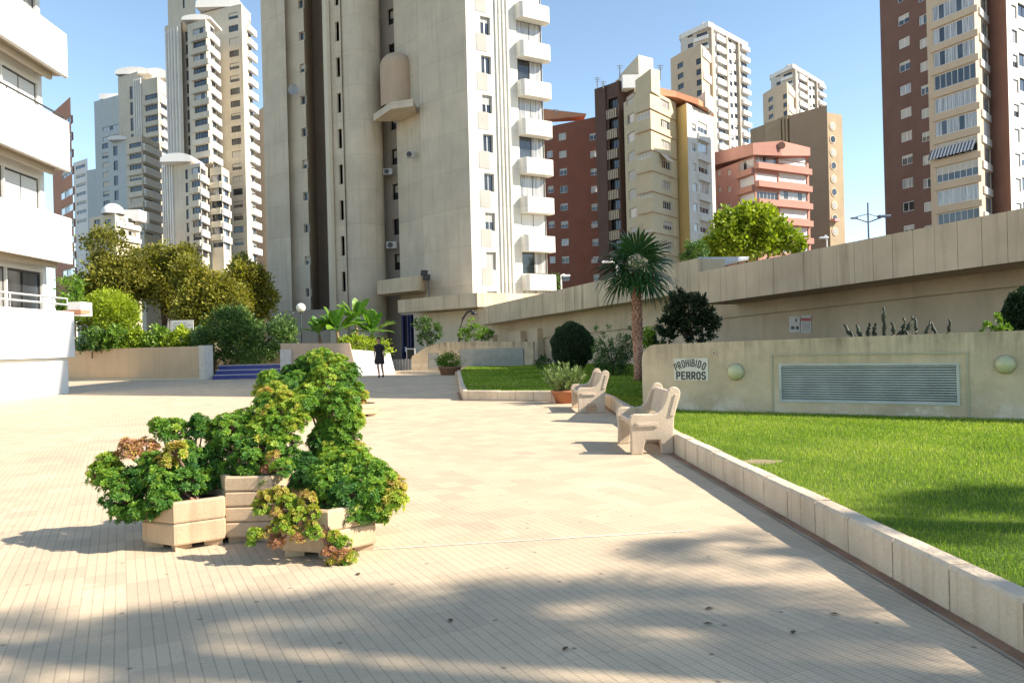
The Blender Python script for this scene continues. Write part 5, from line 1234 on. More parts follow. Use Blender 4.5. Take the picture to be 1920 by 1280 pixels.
# parked van and cars glimpsed behind the hedge
def car(px,py,Y,L_,col_,label,van=False):
    q=at(px,py,Y); z=0.35; root=empty('parked_van' if van else 'parked_car',(q.x,q.y,z),label,'van' if van else 'car','vehicles parked behind the left garden'); 
    H_=1.9 if van else 1.4
    prof=[(-.5,.25),(-.5,.6),(-.46,.75),(-.3,.8 if van else .78),(-.22,1),(.4 if van else .25,1),(.47,.72),(.5,.6),(.5,.25)]
    P_=[(x*L_,zz*H_) for x,zz in prof]; n=len(P_); mb=MB(); mb.mesh([(q.x+x,q.y-.85,z+zz) for x,zz in P_]+[(q.x+x,q.y+.85,z+zz) for x,zz in P_],[tuple(range(n)),tuple(range(n,2*n))[::-1]]+[(i,i+n,(i+1)%n+n,(i+1)%n) for i in range(n)])
    mb.build('body',[plain('car paint '+str(col_),col_,.3)],root,bevel=.06)
    mb=MB(); wl_=[(-.27,.78),(-.2,.94),(.22,.94),(.38,.78)]; mb.mesh([(q.x+x*L_,q.y-.87,z+zz*H_) for x,zz in wl_]+[(q.x+x*L_,q.y-.84,z+zz*H_) for x,zz in wl_],[(0,1,2,3),(7,6,5,4)]); mb.build('side_windows',[GLASS],root)
    for x in (-.3,.32):
        mb=MB(); mb.tube([(q.x+x*L_,q.y-.9,z+.3),(q.x+x*L_,q.y-.66,z+.3)],.32,16); mb.build('wheel',[M_DARK],root)
car(172,612,60,4.6,(.75,.75,.75),'white van half hidden behind the hedge at the far left',True)
car(300,628,62,4.2,(.35,.05,.05),'dark red car hidden behind the hedge left of the notice board')
car(240,628,62,4.3,(.6,.62,.65),'silver car showing through the hedge left of the red one')

for i,(px,py) in enumerate(((672,1075),(1330,1140),(1328,1168),(1487,1184),(1565,1150),(845,1162),(1060,1215))):
    q=gnd(px,py,.006); mb=MB(); a=random.uniform(0,6.3); u_=Vector((math.cos(a),math.sin(a),0)); v_=Vector((-u_.y,u_.x,0)); L_=.028
    mb.mesh([q-u_*L_,q-v_*L_*.5+Vector((0,0,.004)),q+u_*L_,q+v_*L_*.5+Vector((0,0,.006)),q+Vector((0,0,.0))],[(0,1,4),(1,2,4),(2,3,4),(3,0,4)])
    tag(mb.build('fallen_leaf',[plain('dry brown leaf',(.10,.06,.03),.8)]),'small dry brown leaf lying on the foreground paving','leaf','dry leaves scattered on the paving')
# ================================================================ VEGETATION
def unit(v): return v/np.maximum(1e-9,np.linalg.norm(v,axis=1,keepdims=True))
def leafquads(P, D, size, asp=.5, fold=.0):
    """diamond leaves: P base points, D pointing directions"""
    n=len(P); D=unit(D); r=unit(rng.normal(size=(n,3))); S=unit(np.cross(D,r)); s=size if np.ndim(size) else np.full(n,size); s=s[:,None]
    U=np.cross(S,D)
    v0=P; v1=P+D*s*.5+S*s*asp*.5+U*s*fold; v2=P+D*s; v3=P+D*s*.5-S*s*asp*.5+U*s*fold
    return np.stack([v0,v1,v2,v3],1).reshape(-1,3), np.arange(4*n).reshape(-1,4)
def blobpts(c, r, n, shell=.62, flat=1.0):
    d=unit(rng.normal(size=(n,3))); rad=(shell+(1-shell)*rng.random(n))[:,None]; P=d*rad*np.array(r)+np.array(c); return P,d
def foliage(name, blobs, leaf, mat, parent, tmean=.5, tvar=.22, asp=.55, up=.35, seed=0, shell=.55):
    """blobs: (centre, (rx,ry,rz), nleaves, tint)"""
    Ps=[];Ds=[];T=[]
    for c,r,n,t in blobs:
        ncl=max(3,n//28); cc,cd=blobpts(c,r,ncl,shell); k=rng.integers(0,ncl,n)
        cr=.30*min(r)+.10*max(r); P=cc[k]+rng.normal(size=(n,3))*cr*.5; d=unit((P-np.array(c))/np.array(r))
        Ps.append(P); Ds.append(d+rng.normal(size=(n,3))*.8+np.array([0,0,up])); tc=rng.normal(0,tvar*.6,ncl); T.append(np.clip(t+tc[k]+rng.normal(0,tvar*.6,n),0,1))
    P=np.concatenate(Ps);D=np.concatenate(Ds);T=np.concatenate(T); s=leaf*(.6+.8*rng.random(len(P)))
    V,F_=leafquads(P,D,s,asp,.08); o=parent
    while o is not None and o.parent: o=o.parent
    org=tuple(o.location) if parent is not None else tuple(P.mean(0))
    return npmesh(name,V,F_,[mat],T,parent=parent,origin=org)
BARK=wallmat('tree bark',(.14,.10,.07),var=.3,streak=.3,sc_=4,bump=.6)
def limbs(parent, base, tips, r0, name='trunk'):
    mb=MB(); b=Vector(base); top=b+Vector((0,0,0)); 
    z1=sum(t[2] for t in tips)/len(tips); fork=Vector((b.x,b.y,b.z+(z1-b.z)*.45)); mb.tube([b,b.lerp(fork,.5)+Vector((r0*.3,0,0)),fork],[r0,r0*.8,r0*.65],8)
    o=mb.build(name,[BARK],parent,smooth=True)
    for t in tips:
        m2=MB(); t=Vector(t); m2.tube([fork-Vector((0,0,.1)),fork.lerp(t,.5)+Vector((0,0,.1)),t],[r0*.5,r0*.3,r0*.08],6); m2.build('limb',[BARK],parent,smooth=True)
def shrub(name, label, cat, blobs_px, Y, leaf, mat, base_z, dens=1.0, group=None, trunk=True, dy=.8, asp=.55, up=.35, tvar=.22, shell=.55, rt=None):
    """blobs_px: (px,py,rpx_x,rpx_z,n,tint)"""
    k=Y/FP; B=[]
    for i,(px,py,rx,rz,n,t) in enumerate(blobs_px):
        yy=Y+random.uniform(-.3,.3)*rx*k; q=at(px,py,yy); B.append(((q.x,q.y,q.z),(rx*k,rx*k*dy,rz*k),int(n*dens),t))
    cx=sum(b[0][0] for b in B)/len(B); root=empty(name,(cx,Y,base_z),label,cat,group)
    foliage('crown' if trunk else 'leaves',B,leaf,mat,root,asp=asp,up=up,tvar=tvar,shell=shell)
    if trunk: limbs(root,(cx,Y,base_z),[tuple(Vector(b[0])) for b in B[:7]],rt or max(.03,.012*Y*.25))
    return root
L_PLANE=leafmat('plane tree leaves',[(.085,.08,.018),(.19,.19,.03),(.34,.34,.055),(.46,.33,.06)],.6,.45)
L_LIME=leafmat('lime green leaves',[(.12,.19,.015),(.26,.36,.02),(.42,.48,.035)],.5,.35)
L_DKG=leafmat('dark green leaves',[(.02,.055,.014),(.055,.12,.025),(.12,.22,.045),(.24,.34,.10)],.4,.22)
L_MID=leafmat('mid green leaves',[(.05,.12,.016),(.11,.22,.022),(.2,.33,.04),(.30,.42,.07)],.45,.3)
L_VDK=leafmat('blackish green leaves',[(.010,.022,.008),(.022,.045,.014),(.045,.08,.025)],.45,.12)
L_TOP=leafmat('clipped bush leaves',[(.014,.032,.012),(.028,.062,.018),(.05,.095,.028)],.5,.12)
L_YG=leafmat('yellow green tree leaves',[(.10,.15,.018),(.22,.30,.02),(.38,.44,.035)],.5,.35)
L_BAN=leafmat('banana leaf',[(.03,.10,.015),(.08,.20,.02),(.20,.34,.03)],.35,.4)
L_GREY=leafmat('grey green leaves',[(.07,.12,.04),(.15,.22,.07),(.26,.33,.14)],.5,.3)

gp='plane trees behind the left garden'
def plane(cx,cy,rx,rz,Y,lab,tv=.5,n=22000):
    bl=[]
    for i in range(14):
        a=random.uniform(0,6.28); q=random.uniform(.1,.78); bl.append((cx+math.cos(a)*rx*q,cy+10+math.sin(a)*(rz+10)*q,rx*random.uniform(.32,.5),rz*random.uniform(.28,.45),n//14,tv+random.uniform(-.12,.12)))
    return shrub('plane_tree',lab,'tree',bl,Y,.25,L_PLANE,0,group=gp,dy=1,rt=.28)
plane(205,520,80,84,57,'brownish olive plane tree nearest the white building at the left',.36)
plane(300,523,78,82,59,'brown-tinged plane tree, second from the white building',.38)
plane(385,552,72,80,56,'yellowing plane tree between the brown one and the big tower',.46)
plane(458,560,58,78,59,'greener plane tree touching the left edge of the big tower',.44)
shrub('leafy_tree','bright green feathery tree squeezed behind the white building','tree',[(130,545,22,26,900,.5),(140,575,22,26,900,.5),(125,590,18,20,600,.4)],42,.16,L_MID,0,rt=.1)
shrub('round_tree','round lime green tree standing in front of the brown plane trees','tree',[(205,572,40,26,2600,.62),(180,590,26,22,1200,.5),(235,592,26,24,1400,.55),(210,605,38,18,1500,.4),(200,560,28,16,1200,.85),(228,578,26,20,1100,.7)],47,.15,L_LIME,0,asp=.4,rt=.12)
gh='shrubs along the top of the left garden wall'
for i,(x0,lab,m_,t) in enumerate(((172,'dark shrub spilling over the wall nearest the white building',L_DKG,.45),(212,'broad-leaved shrub second from the white building, on the garden wall',L_MID,.35),(250,'yellow green low shrub in the middle of the left garden wall',L_LIME,.35),(292,'mixed shrub left of the notice board',L_MID,.45),(330,'light green clump under the notice board',L_LIME,.55),(372,'dark shrub right of the notice board at the wall end',L_DKG,.55))):
    shrub('garden_shrub',lab,'shrub',[(x0-12,640,20,13,650,t),(x0+10,634,20,15,650,t+.1),(x0,648,24,9,500,t-.1),(x0+4,622,14,10,260,t+.15)],39.2,.15,m_,1.15,group=gh,trunk=True,rt=.04)
shrub('large_bush','big dark green bush filling the gap above the blue steps','bush',[(430,610,42,30,3000,.45),(400,640,34,28,1900,.4),(455,640,46,32,3000,.45),(500,630,44,28,2600,.5),(530,615,26,22,1200,.55),(430,670,34,16,1500,.5),(480,668,34,16,1500,.55),(440,588,28,14,1200,.75),(515,660,20,14,700,.5),(545,628,14,16,500,.6)],38.6,.13,L_DKG,.3,asp=.5,rt=.12,tvar=.3)
shrub('low_bush','lime green low bush under the banana leaves, above the white sloping wall','bush',[(665,645,22,16,900,.55),(690,650,24,16,900,.6),(715,655,20,16,700,.5),(648,640,14,12,400,.4)],40.4,.13,L_LIME,.9,rt=.04)
shrub('entrance_shrub','dark loose shrub in front of the cream wall by the entrance','shrub',[(795,610,18,14,420,.3),(812,622,20,14,480,.3),(800,635,20,12,420,.25),(826,617,9,6,100,.35),(786,602,10,8,160,.3)],42,.13,L_DKG,.1,rt=.05)
shrub('garden_shrub','soft green bushes under the arched lamp at the end of the ramp wall','shrub',[(872,628,14,10,420,.4),(895,622,20,12,600,.4),(912,628,12,12,420,.3),(885,605,6,14,120,.5)],42.5,.12,L_MID,.1,rt=.04)
shrub('bowl_bush','round clipped green bush growing in the brown bowl planter','bush',[(843,678,22,15,2600,.3)],g8.y+.3,.07,L_MID,.33,asp=.6,rt=.04)
# topiaries and shrubs before the ramp wall
def topiary(px,py0,py1,rx,Y,base,lab):
    a=at(px,py0,Y);b=at(px,py1,Y); root=empty('topiary_bush',(a.x,Y,base),lab,'bush','dark clipped egg-shaped bushes'); rz=(a.z-b.z)/2; r=rx/FP*Y; c=((a.x+b.x)/2,Y,(a.z+b.z)/2)
    n=15000; d=unit(rng.normal(size=(n,3))); P=d*np.array([r,r,rz])*(.93+.09*rng.random(n))[:,None]*(1+.05*np.sin(d[:,2:3]*9+d[:,0:1]*7)+.035*np.sin(d[:,1:2]*17+d[:,2:3]*13))+np.array(c)
    V,F_=leafquads(P,d+rng.normal(size=(n,3))*.6,.06*(.6+.8*rng.random(n)),.6); npmesh('leaves',V,F_,[L_TOP],np.clip(rng.normal(.5,.25,n),0,1),parent=root,origin=tuple(root.location))
    mb=MB(); mb.lathe([(max(.001,.9*r*math.cos(t)),.9*rz*math.sin(t)) for t in [-math.pi/2+math.pi*i/12 for i in range(13)]],c,20); mb.build('dark_core',[plain('dark bush core',(.012,.018,.01),.9)],root,smooth=True)  # solid near-black core, its colour stands in for shade inside the leaf shell
    mb=MB(); mb.tube([(a.x,Y,base-.05),(a.x,Y,base+.4)],.06,6); mb.build('trunk',[BARK],root)
topiary(1073,606,690,38,27.5,LZ,'dark egg-shaped clipped bush on the far lawn left of the palm')
topiary(1930,541,640,38,14.5,1.1,'dark rounded clipped bush cut off by the right edge, behind the garden wall')
shrub('wispy_shrub','tall dark wispy shrub between the egg-shaped bush and the palm','shrub',[(1150,680,34,22,1700,.3),(1125,660,14,30,500,.45),(1168,655,20,26,900,.35),(1140,630,12,24,200,.6),(1182,640,10,28,300,.35),(1120,625,8,20,90,.7)],26,.09,L_DKG,LZ,rt=.05,up=.7,asp=.35)
shrub('garden_shrub','small grey-green spiky shrub at the foot of the pier on the far lawn','shrub',[(1018,682,16,12,420,.15)],33,.12,L_DKG,LZ,up=1.2,asp=.25,rt=.03)
shrub('garden_shrub','olive shrub right behind the palm trunk','shrub',[(1215,632,14,20,700,.6),(1228,650,12,14,400,.4)],25.5,.1,L_MID,LZ,rt=.04)
shrub('dark_tree','small blackish tree tucked under the overhanging ramp fascia','tree',[(1290,572,24,20,1100,.55),(1262,588,20,18,900,.5),(1318,590,18,20,800,.5),(1285,606,34,18,1300,.4),(1250,612,16,16,500,.5),(1334,606,16,14,500,.5),(1272,556,14,10,300,.65),(1306,630,30,10,500,.3),(1246,632,20,10,350,.4),(1312,560,12,10,260,.6)],24.5,.11,L_VDK,.9,rt=.07)
# deciduous tree and bush above the ramp
shrub('leafy_tree','yellow-green leafy tree showing above the ramp wall in front of the salmon block','tree',[(1380,420,34,28,1900,.55),(1420,415,34,26,1900,.6),(1450,440,32,26,1600,.55),(1360,450,36,26,1900,.5),(1410,455,44,26,2000,.5),(1480,455,24,20,900,.55),(1335,470,26,18,900,.45),(1398,395,16,10,400,.65),(1440,398,16,9,300,.7),(1500,465,10,10,200,.6)],52,.30,L_YG,0,rt=.22,asp=.7)
shrub('garden_shrub','dark spiky shrub left of the yellow-green tree above the ramp wall','shrub',[(1306,470,20,20,900,.45),(1290,485,14,10,360,.4)],46,.22,L_DKG,0,up=1.1,asp=.3,rt=.06)
shrub('garden_shrub','dark bush low behind the ramp beside the white lamp post','shrub',[(1040,530,10,16,500,.3)],58,.22,L_DKG,0,rt=.06)

# potted shrub beside the far bench : upright leafy stems
def stems_plant(name,label,cx,cy,z0,n,hh,spread,leaf,mat,group=None,tint=.55,r_=.006,base_r=.1):
    root=empty(name,(cx,cy,z0),label,'plant',group); mb=MB(); Ps=[];Ds=[]
    for i in range(n):
        a=random.uniform(0,6.28); r=random.random()**.6*spread; h=hh*random.uniform(.55,1)*(1-.35*(r/spread)**2)
        b=Vector((cx+math.cos(a)*base_r*random.random(),cy+math.sin(a)*base_r*random.random(),z0)); t=Vector((cx+math.cos(a)*r,cy+math.sin(a)*r,z0+h)); m_=b.lerp(t,.5)+Vector((math.cos(a),math.sin(a),0))*r*.12
        mb.tube([b,m_,t],[r_,r_*.8,r_*.4],5)
        for j in range(34):
            s=.22+.78*j/33; p=b.lerp(m_,s*2) if s<.5 else m_.lerp(t,s*2-1); Ps.append(p); aa=j*2.4; dd=(t-b).normalized(); Ds.append((math.cos(aa)+dd.x,math.sin(aa)+dd.y,.6+dd.z))
    mb.build('stems',[plain('green brown stem',(.12,.12,.04),.7)],root)
    P=np.array([tuple(p) for p in Ps]);D=np.array(Ds); V,F_=leafquads(P,D,leaf*(.6+.7*rng.random(len(P))),.34); npmesh('leaves',V,F_,[mat],np.clip(rng.normal(tint,.25,len(P)),0,1),parent=root,origin=tuple(root.location)); return root
stems_plant('potted_shrub','light grey-green bushy shrub growing in the terracotta pot beside the farther bench',g7.x-.02,g7.y+.25,.27,60,.68,.62,.085,L_GREY,base_r=.18)
# cacti / euphorbia silhouettes behind the garden wall
L_CAC=plain('dull green cactus skin',(.03,.042,.018),.6,var=.4,scale=14)
def cactus(px,pyt,Y,n,spread,label,rad=.03):
    t=at(px,pyt,Y); root=empty('cactus',(t.x,Y,1.1),label,'cactus','dark cacti behind the garden wall')
    for i in range(n):
        u=(i+.5)/n*2-1; a=random.uniform(-.4,.4); h=(t.z-1.1)*random.uniform(.6,1.3)*(1-.2*abs(u)); mb=MB(); bx=t.x+u*spread*.4; m_=12; pts=[];rr=[]
        for j in range(m_):
            s=j/(m_-1); pts.append((bx+u*spread*(1.1*math.sin(s*1.7))+.05*math.sin(i*5+s*4)*s+.012*math.sin(j*2.1),Y+a*s*.3,1.08+h*s)); rr.append(rad*(1+.28*math.sin(j*2.6+i))*(1 if s<.85 else .6))
        mb.tube(pts,rr,7); mb.build('stem',[L_CAC],root,smooth=True)
cactus(1605,601,13.6,2,.10,'short pair of dark cactus stems, leftmost behind the garden wall')
cactus(1648,581,13.8,8,.42,'tallest fan of dark cactus stems behind the garden wall',.036)
cactus(1718,603,13.6,3,.14,'small low cactus just right of the tall cactus fan')
cactus(1763,600,13.6,2,.12,'thin twiggy cactus over the right end of the louvre')
shrub('garden_shrub','small light green succulent sprig behind the wall near the right lamp','shrub',[(1870,607,10,14,200,.6),(1850,615,14,7,150,.5),(1880,614,12,8,120,.5)],13.2,.06,L_MID,1.1,rt=.015)

# ---- palms ------------------------------------------------------------------
L_PALM=leafmat('fan palm blade',[(.010,.045,.012),(.028,.085,.02),(.07,.15,.03)],.35,.25)
M_PET=plain('palm petiole',(.20,.24,.07),.5)
def trunkmat():
    m,t,b=nt('palm trunk'); p=coords(t,(1,1,1),obj=True); v=N(t,'ShaderNodeTexVoronoi',Scale=14.0); t.links.new(p,v.inputs['Vector']); c=mixc(t,ramp(t,v.outputs['Distance'],.1,.6),(.14,.065,.04),(.46,.25,.16)); t.links.new(c,b.inputs['Base Color']); b.inputs['Roughness'].default_value=.85
    bp=N(t,'ShaderNodeBump',Strength=.6,Distance=.02); t.links.new(v.outputs['Distance'],bp.inputs['Height']); t.links.new(bp.outputs[0],b.inputs['Normal']); return m
M_TR=trunkmat()
def fan_palm(base, zc, R0, pet, nf, label, r=.14, boots=True, seed=1, dens=22, group=None, lowest=-35):
    rn=random.Random(seed); root=empty('fan_palm',tuple(base),label,'palm tree',group); b=Vector(base); H=zc-b.z
    mb=MB(); m_=10; mb.tube([(b.x+.02*math.sin(i),b.y,b.z-.05+H*i/m_) for i in range(m_+1)],[r*(1.25-.3*i/m_) for i in range(m_+1)],14); mb.build('trunk',[M_TR],root,smooth=True)
    if boots:
        mb=MB(); rows_=int(H/.13)
        for j in range(int(rows_*.38),rows_):
            z=b.z+j*.13; off=(j%2)*.5; rr=r*(1.25-.3*(z-b.z)/H)*.98
            for k in range(8):
                a=2*math.pi*(k+off)/8; e=Vector((math.cos(a),math.sin(a),0)); s_=Vector((-e.y,e.x,0)); P=Vector((b.x,b.y,z))+e*rr
                mb.mesh([P-s_*.05,P+s_*.05,P+s_*.03+e*.045+Vector((0,0,.13)),P-s_*.03+e*.045+Vector((0,0,.13)),P+e*.0+Vector((0,0,.15))],[(0,1,2,3),(3,2,4)])
        mb.build('leaf_bases',[M_TR],root)
    top=Vector((b.x,b.y,zc))
    for i in range(nf):
        el=R(85-(85-lowest)*((i+.5)/nf)**1.0); az=i*2.39996+rn.uniform(-.25,.25)
        pd=Vector((math.cos(az)*math.cos(el),math.sin(az)*math.cos(el),math.sin(el))); pl=pet*rn.uniform(.8,1.15); sag=Vector((0,0,-.18*pl*math.cos(el)))
        e0=top+pd*.06; e1=top+pd*pl*.5-sag*.2; e2=top+pd*pl+sag; mb=MB(); mb.tube([e0,e1,e2],[.022,.016,.01],5); fr_=mb.build('petiole',[M_PET],root)
        ax=(e2-e1).normalized(); side=ax.cross(Vector((0,0,1)))
        if side.length<.1: side=Vector((1,0,0))
        side.normalize(); nrm=side.cross(ax); roll=rn.uniform(-.5,.5); side=(side*math.cos(roll)+nrm*math.sin(roll)); nrm=side.cross(ax)
        RR=R0*rn.uniform(.85,1.12); V=[];F_=[];T=[]; tb=rn.uniform(.2,.75)
        for k in range(dens):
            th=R(-112+224*(k+.5)/dens); d=ax*math.cos(th)+side*math.sin(th)+nrm*(.10*((k%2)*2-1)*.5)+nrm*(-.22*(abs(th)/2)**2); d.normalize(); wv=ax*(-math.sin(th))+side*math.cos(th)
            L_=RR*(1-.22*abs(th)/1.95)*rn.uniform(.93,1.05); w=L_*.6*R(224/dens)*.42
            dr=Vector((0,0,-1)); p0=e2; m1=e2+d*L_*.58+dr*L_*.03; m2=e2+d*L_*.84+dr*L_*rn.uniform(.06,.14); tp=e2+d*L_*.98+dr*L_*rn.uniform(.16,.36)
            n0=len(V); V+= [p0,m1-wv*w,m1+wv*w,m2-wv*w*.55,m2+wv*w*.55,tp-wv*w*.06,tp+wv*w*.06]
            F_+=[(n0,n0+1,n0+2,n0+2),(n0+1,n0+3,n0+4,n0+2),(n0+3,n0+5,n0+6,n0+4)]; T+=[tb+rn.uniform(-.15,.15)]*3
        mb=MB(); mb.v=[tuple(v) for v in V]; mb.f=[f if f[2]!=f[3] else f[:3] for f in F_]; mb.m=[0]*len(F_); o=mb.build('frond',[L_PALM],root)
        a_=o.data.attributes.new('tint','FLOAT','FACE'); a_.data.foreach_set('value',[min(1,max(0,x)) for x in T])
    return root
pb=at(1197,700,22.5); fan_palm((pb.x,22.5,LZ),at(1195,500,22.5).z,.98,.50,19,'small fan palm with scaly reddish trunk on the far lawn by the garden wall',r=.12,seed=5,lowest=-42)

# palms out of frame on the right whose crowns throw the leaf shadows on the foreground
AZ=R(104); EL=R(36); SH=Vector((math.sin(AZ),math.cos(AZ),0))      # horizontal direction towards the sun
def shade_palm(gx,gy,h,R0,pet,nf,seed,label):
    off=h/math.tan(EL); c=Vector((gx,gy,0))+SH*off; fan_palm((c.x,c.y,.0),h,R0,pet,nf,label,r=.16,boots=False,seed=seed,dens=20,group='palms beside the lawn outside the frame',lowest=-30)
for a_ in SHADE: shade_palm(*a_)

# ---- bananas ----------------------------------------------------------------
def banana(px,py,Y,n,L_,label,seed,zb=1.15,lean=0):
    rn=random.Random(seed); q=at(px,py,Y); root=empty('banana_plant',(q.x,Y,zb),label,'plant','banana plants above the low wall')
    mb=MB(); mb.tube([(q.x,Y,zb),(q.x+lean*.5,Y,(zb+q.z)/2),(q.x+lean,Y,q.z)],[.13,.11,.07],8); mb.build('stem',[plain('banana stem',(.18,.12,.05),.6,var=.4)],root,smooth=True)
    top=Vector((q.x+lean,Y,q.z))
    for i in range(n):
        az=i*2.4+rn.uniform(-.3,.3); el=R(rn.uniform(20,82)); d=Vector((math.cos(az)*math.cos(el),math.sin(az)*.7*math.cos(el),math.sin(el))); l=L_*rn.uniform(.75,1.1); s=d.cross(Vector((0,0,1))).normalized(); m_=14
        rn_r=rn.uniform(-.6,.6); V=[];F_=[];T=[]
        pts=[]
        for j in range(m_+1):
            t=j/m_; pts.append(top+d*l*t+Vector((0,0,-1))*l*.42*t*t*(1.2-abs(math.sin(el))*.7))
        wmax=l*.125
        for j in range(m_+1):
            t=j/m_; w=0.012 if t<.18 else wmax*min(1,(t-.16)*6)*(1-max(0,(t-.72)/.28)**1.6)+.004; nn=s.cross((pts[min(j+1,m_)]-pts[max(j-1,0)]).normalized()); sd=s*math.cos(rn_r)+nn*math.sin(rn_r)
            up=Vector((0,0,1))*w*.25*rn.uniform(.3,1.3); V+=[pts[j]-sd*w*rn.uniform(.9,1.05)+up,pts[j],pts[j]+sd*w*rn.uniform(.9,1.05)+up]
        tb=rn.uniform(.25,.9)
        for j in range(m_): 
            F_+=[(3*j,3*j+1,3*j+4,3*j+3),(3*j+1,3*j+2,3*j+5,3*j+4)]; T+=[tb+rn.uniform(-.1,.1),tb+.08]
        mb=MB(); mb.v=[tuple(v) for v in V]; mb.f=F_; mb.m=[0]*len(F_); o=mb.build('leaf',[L_BAN],root,smooth=False); a_=o.data.attributes.new('tint','FLOAT','FACE'); a_.data.foreach_set('value',[min(1,max(0,x)) for x in T])
banana(636,622,40.6,18,1.9,'banana plant with broad leaves in the middle of the clump above the low wall',3,lean=-.1)
banana(694,628,41.2,19,2.0,'taller banana plant behind the walking person',8,lean=.1)
banana(602,628,40.9,12,1.6,'smaller banana plant at the left end of the clump, nearest the globe lamp',21,lean=-.1)
banana(668,600,42.5,11,1.8,'banana plant rising highest at the back of the clump',14)

# ---- aeonium rosette bushes in the planters ----------------------------------
L_AEO=leafmat('aeonium leaves',[(.42,.20,.13),(.46,.36,.08),(.36,.43,.05),(.19,.34,.04),(.095,.22,.035),(.04,.12,.03)],.5,.35,.25)
def rosette_template():
    V=[];
    for ring,(n,tilt,l,w) in enumerate(((8,R(72),1.0,.42),(6,R(45),.8,.36),(4,R(20),.55,.28))):
        for i in range(n):
            a=2*math.pi*(i+.37*ring)/n; d=np.array([math.sin(tilt)*math.cos(a),math.sin(tilt)*math.sin(a),math.cos(tilt)]); s=np.array([-math.sin(a),math.cos(a),0]); u=np.cross(s,d)
            V+= [d*.04*l, d*.68*l+s*w*.5*l+u*.03, d*l*1.0+u*.10*l, d*.68*l-s*w*.5*l+u*.03]
    return np.array(V)
ROS=rosette_template()
def rosettes(P,A,size,tint,parent):
    n=len(P); A=unit(A); r=unit(rng.normal(size=(n,3))); X=unit(np.cross(A,r)); Yv=np.cross(A,X); k=len(ROS)
    V=P[:,None,:]+size[:,None,None]*(ROS[None,:,0:1]*X[:,None,:]+ROS[None,:,1:2]*Yv[:,None,:]+ROS[None,:,2:3]*A[:,None,:]); V=V+rng.normal(size=V.shape)*size[:,None,None]*.06
    F_=np.arange(n*k).reshape(-1,4); T=np.clip(np.repeat(tint,k//4)+rng.normal(0,.07,n*k//4),0,1); o=parent
    return npmesh('rosettes',V.reshape(-1,3),F_,[L_AEO],T,parent=parent,origin=tuple(o.location))
M_ST=plain('brown succulent stem',(.20,.12,.08),.7,var=.4,scale=20); M_STP=plain('pinkish bare stem',(.42,.22,.17),.7,var=.3,scale=20)
def aeonium(label,c,zs,blobs,rs,dens=1.0,pink=[]):
    rs=rs*.70; dens=dens*1.05
    root=empty('aeonium_bush',(c[0],c[1],zs),label,'plant','aeonium bushes in the planters'); PP=[];AA=[];TT=[]; mb=MB(); mp=MB()
    for bl in blobs:
        px,py,r,Y,t=bl[:5]; df=bl[5] if len(bl)>5 else 1; q=at(px,py,Y); rm=r/FP*Y; n=max(6,int(2.6*dens*df*(rm/rs)**2*3.6)); 
        d=unit(rng.normal(size=(n,3))); d[:,2]=np.where(d[:,2]<-.45,-d[:,2],d[:,2]); rad=rm*(.60+.52*rng.random(n)); PP.append(np.array(q)+d*rad[:,None]*np.array([1,.95,.9])); AA.append(d+np.array([0,0,.55])+rng.normal(size=(n,3))*.25); TT.append(np.clip((t+.06 if t>.15 else t)+rng.normal(0,.10)+rng.normal(0,.085,n)-.10*d[:,2]+.0,0,1))
        base=Vector((c[0]+random.uniform(-.12,.12)*rs/.055,c[1]+random.uniform(-.1,.1)*rs/.055,zs)); tgt=mp if t<.25 else mb
        fk=Vector(q)-Vector((0,0,rm*.3)); tgt.tube([base,base.lerp(fk,.55)+Vector((0,0,.03)),fk],[.013,.011,.008],6)
        for k in range(0,n,2):
            e=Vector(PP[-1][k]); tgt.tube([fk,fk.lerp(e,.6)+Vector((0,0,-.01)),e],[.006,.005,.0035],4,caps=False)
    P=np.concatenate(PP); n=len(P); rosettes(P,np.concatenate(AA),rs*(.7+.55*rng.random(n)),np.concatenate(TT),root)
    if mb.v: mb.build('stems',[M_ST],root)
    if mp.v: mp.build('bare_stems',[M_STP],root)
    return root
y1=P1c[1]
aeonium('dark green rosette bush with pinkish dried heads in the left planter of the front cluster',P1c,.30,[
 (192,893,28,y1-.05,.42),(270,960,22,y1-.3,.7),(300,940,22,y1-.32,.72),(285,875,28,y1-.05,.6),(345,905,30,y1-.1,.78),(215,905,28,y1-.1,.45),(235,935,36,y1-.18,.72),(262,965,26,y1-.28,.8),(228,968,22,y1-.22,.82),(262,905,34,y1-.05,.72),(300,905,34,y1-.15,.78),(310,945,26,y1-.25,.82),(345,880,34,y1+.1,.86),
 (322,812,27,y1+.15,.75),(300,800,18,y1+.1,.76),(350,850,30,y1+.12,.84),(245,852,22,y1+.0,.06,.6),(275,845,24,y1+.05,.05,.6),(240,835,14,y1,.05,.6),(330,845,18,y1-.1,.3),(312,865,18,y1-.1,.32),(205,868,22,y1,.62),(378,808,24,y1+.2,.8),(374,790,15,y1+.2,.74),(395,870,34,y1+.2,.86),(385,905,30,y1+.1,.9),(352,915,28,y1-.05,.88)],.052)
y2=P2c[1]+.05
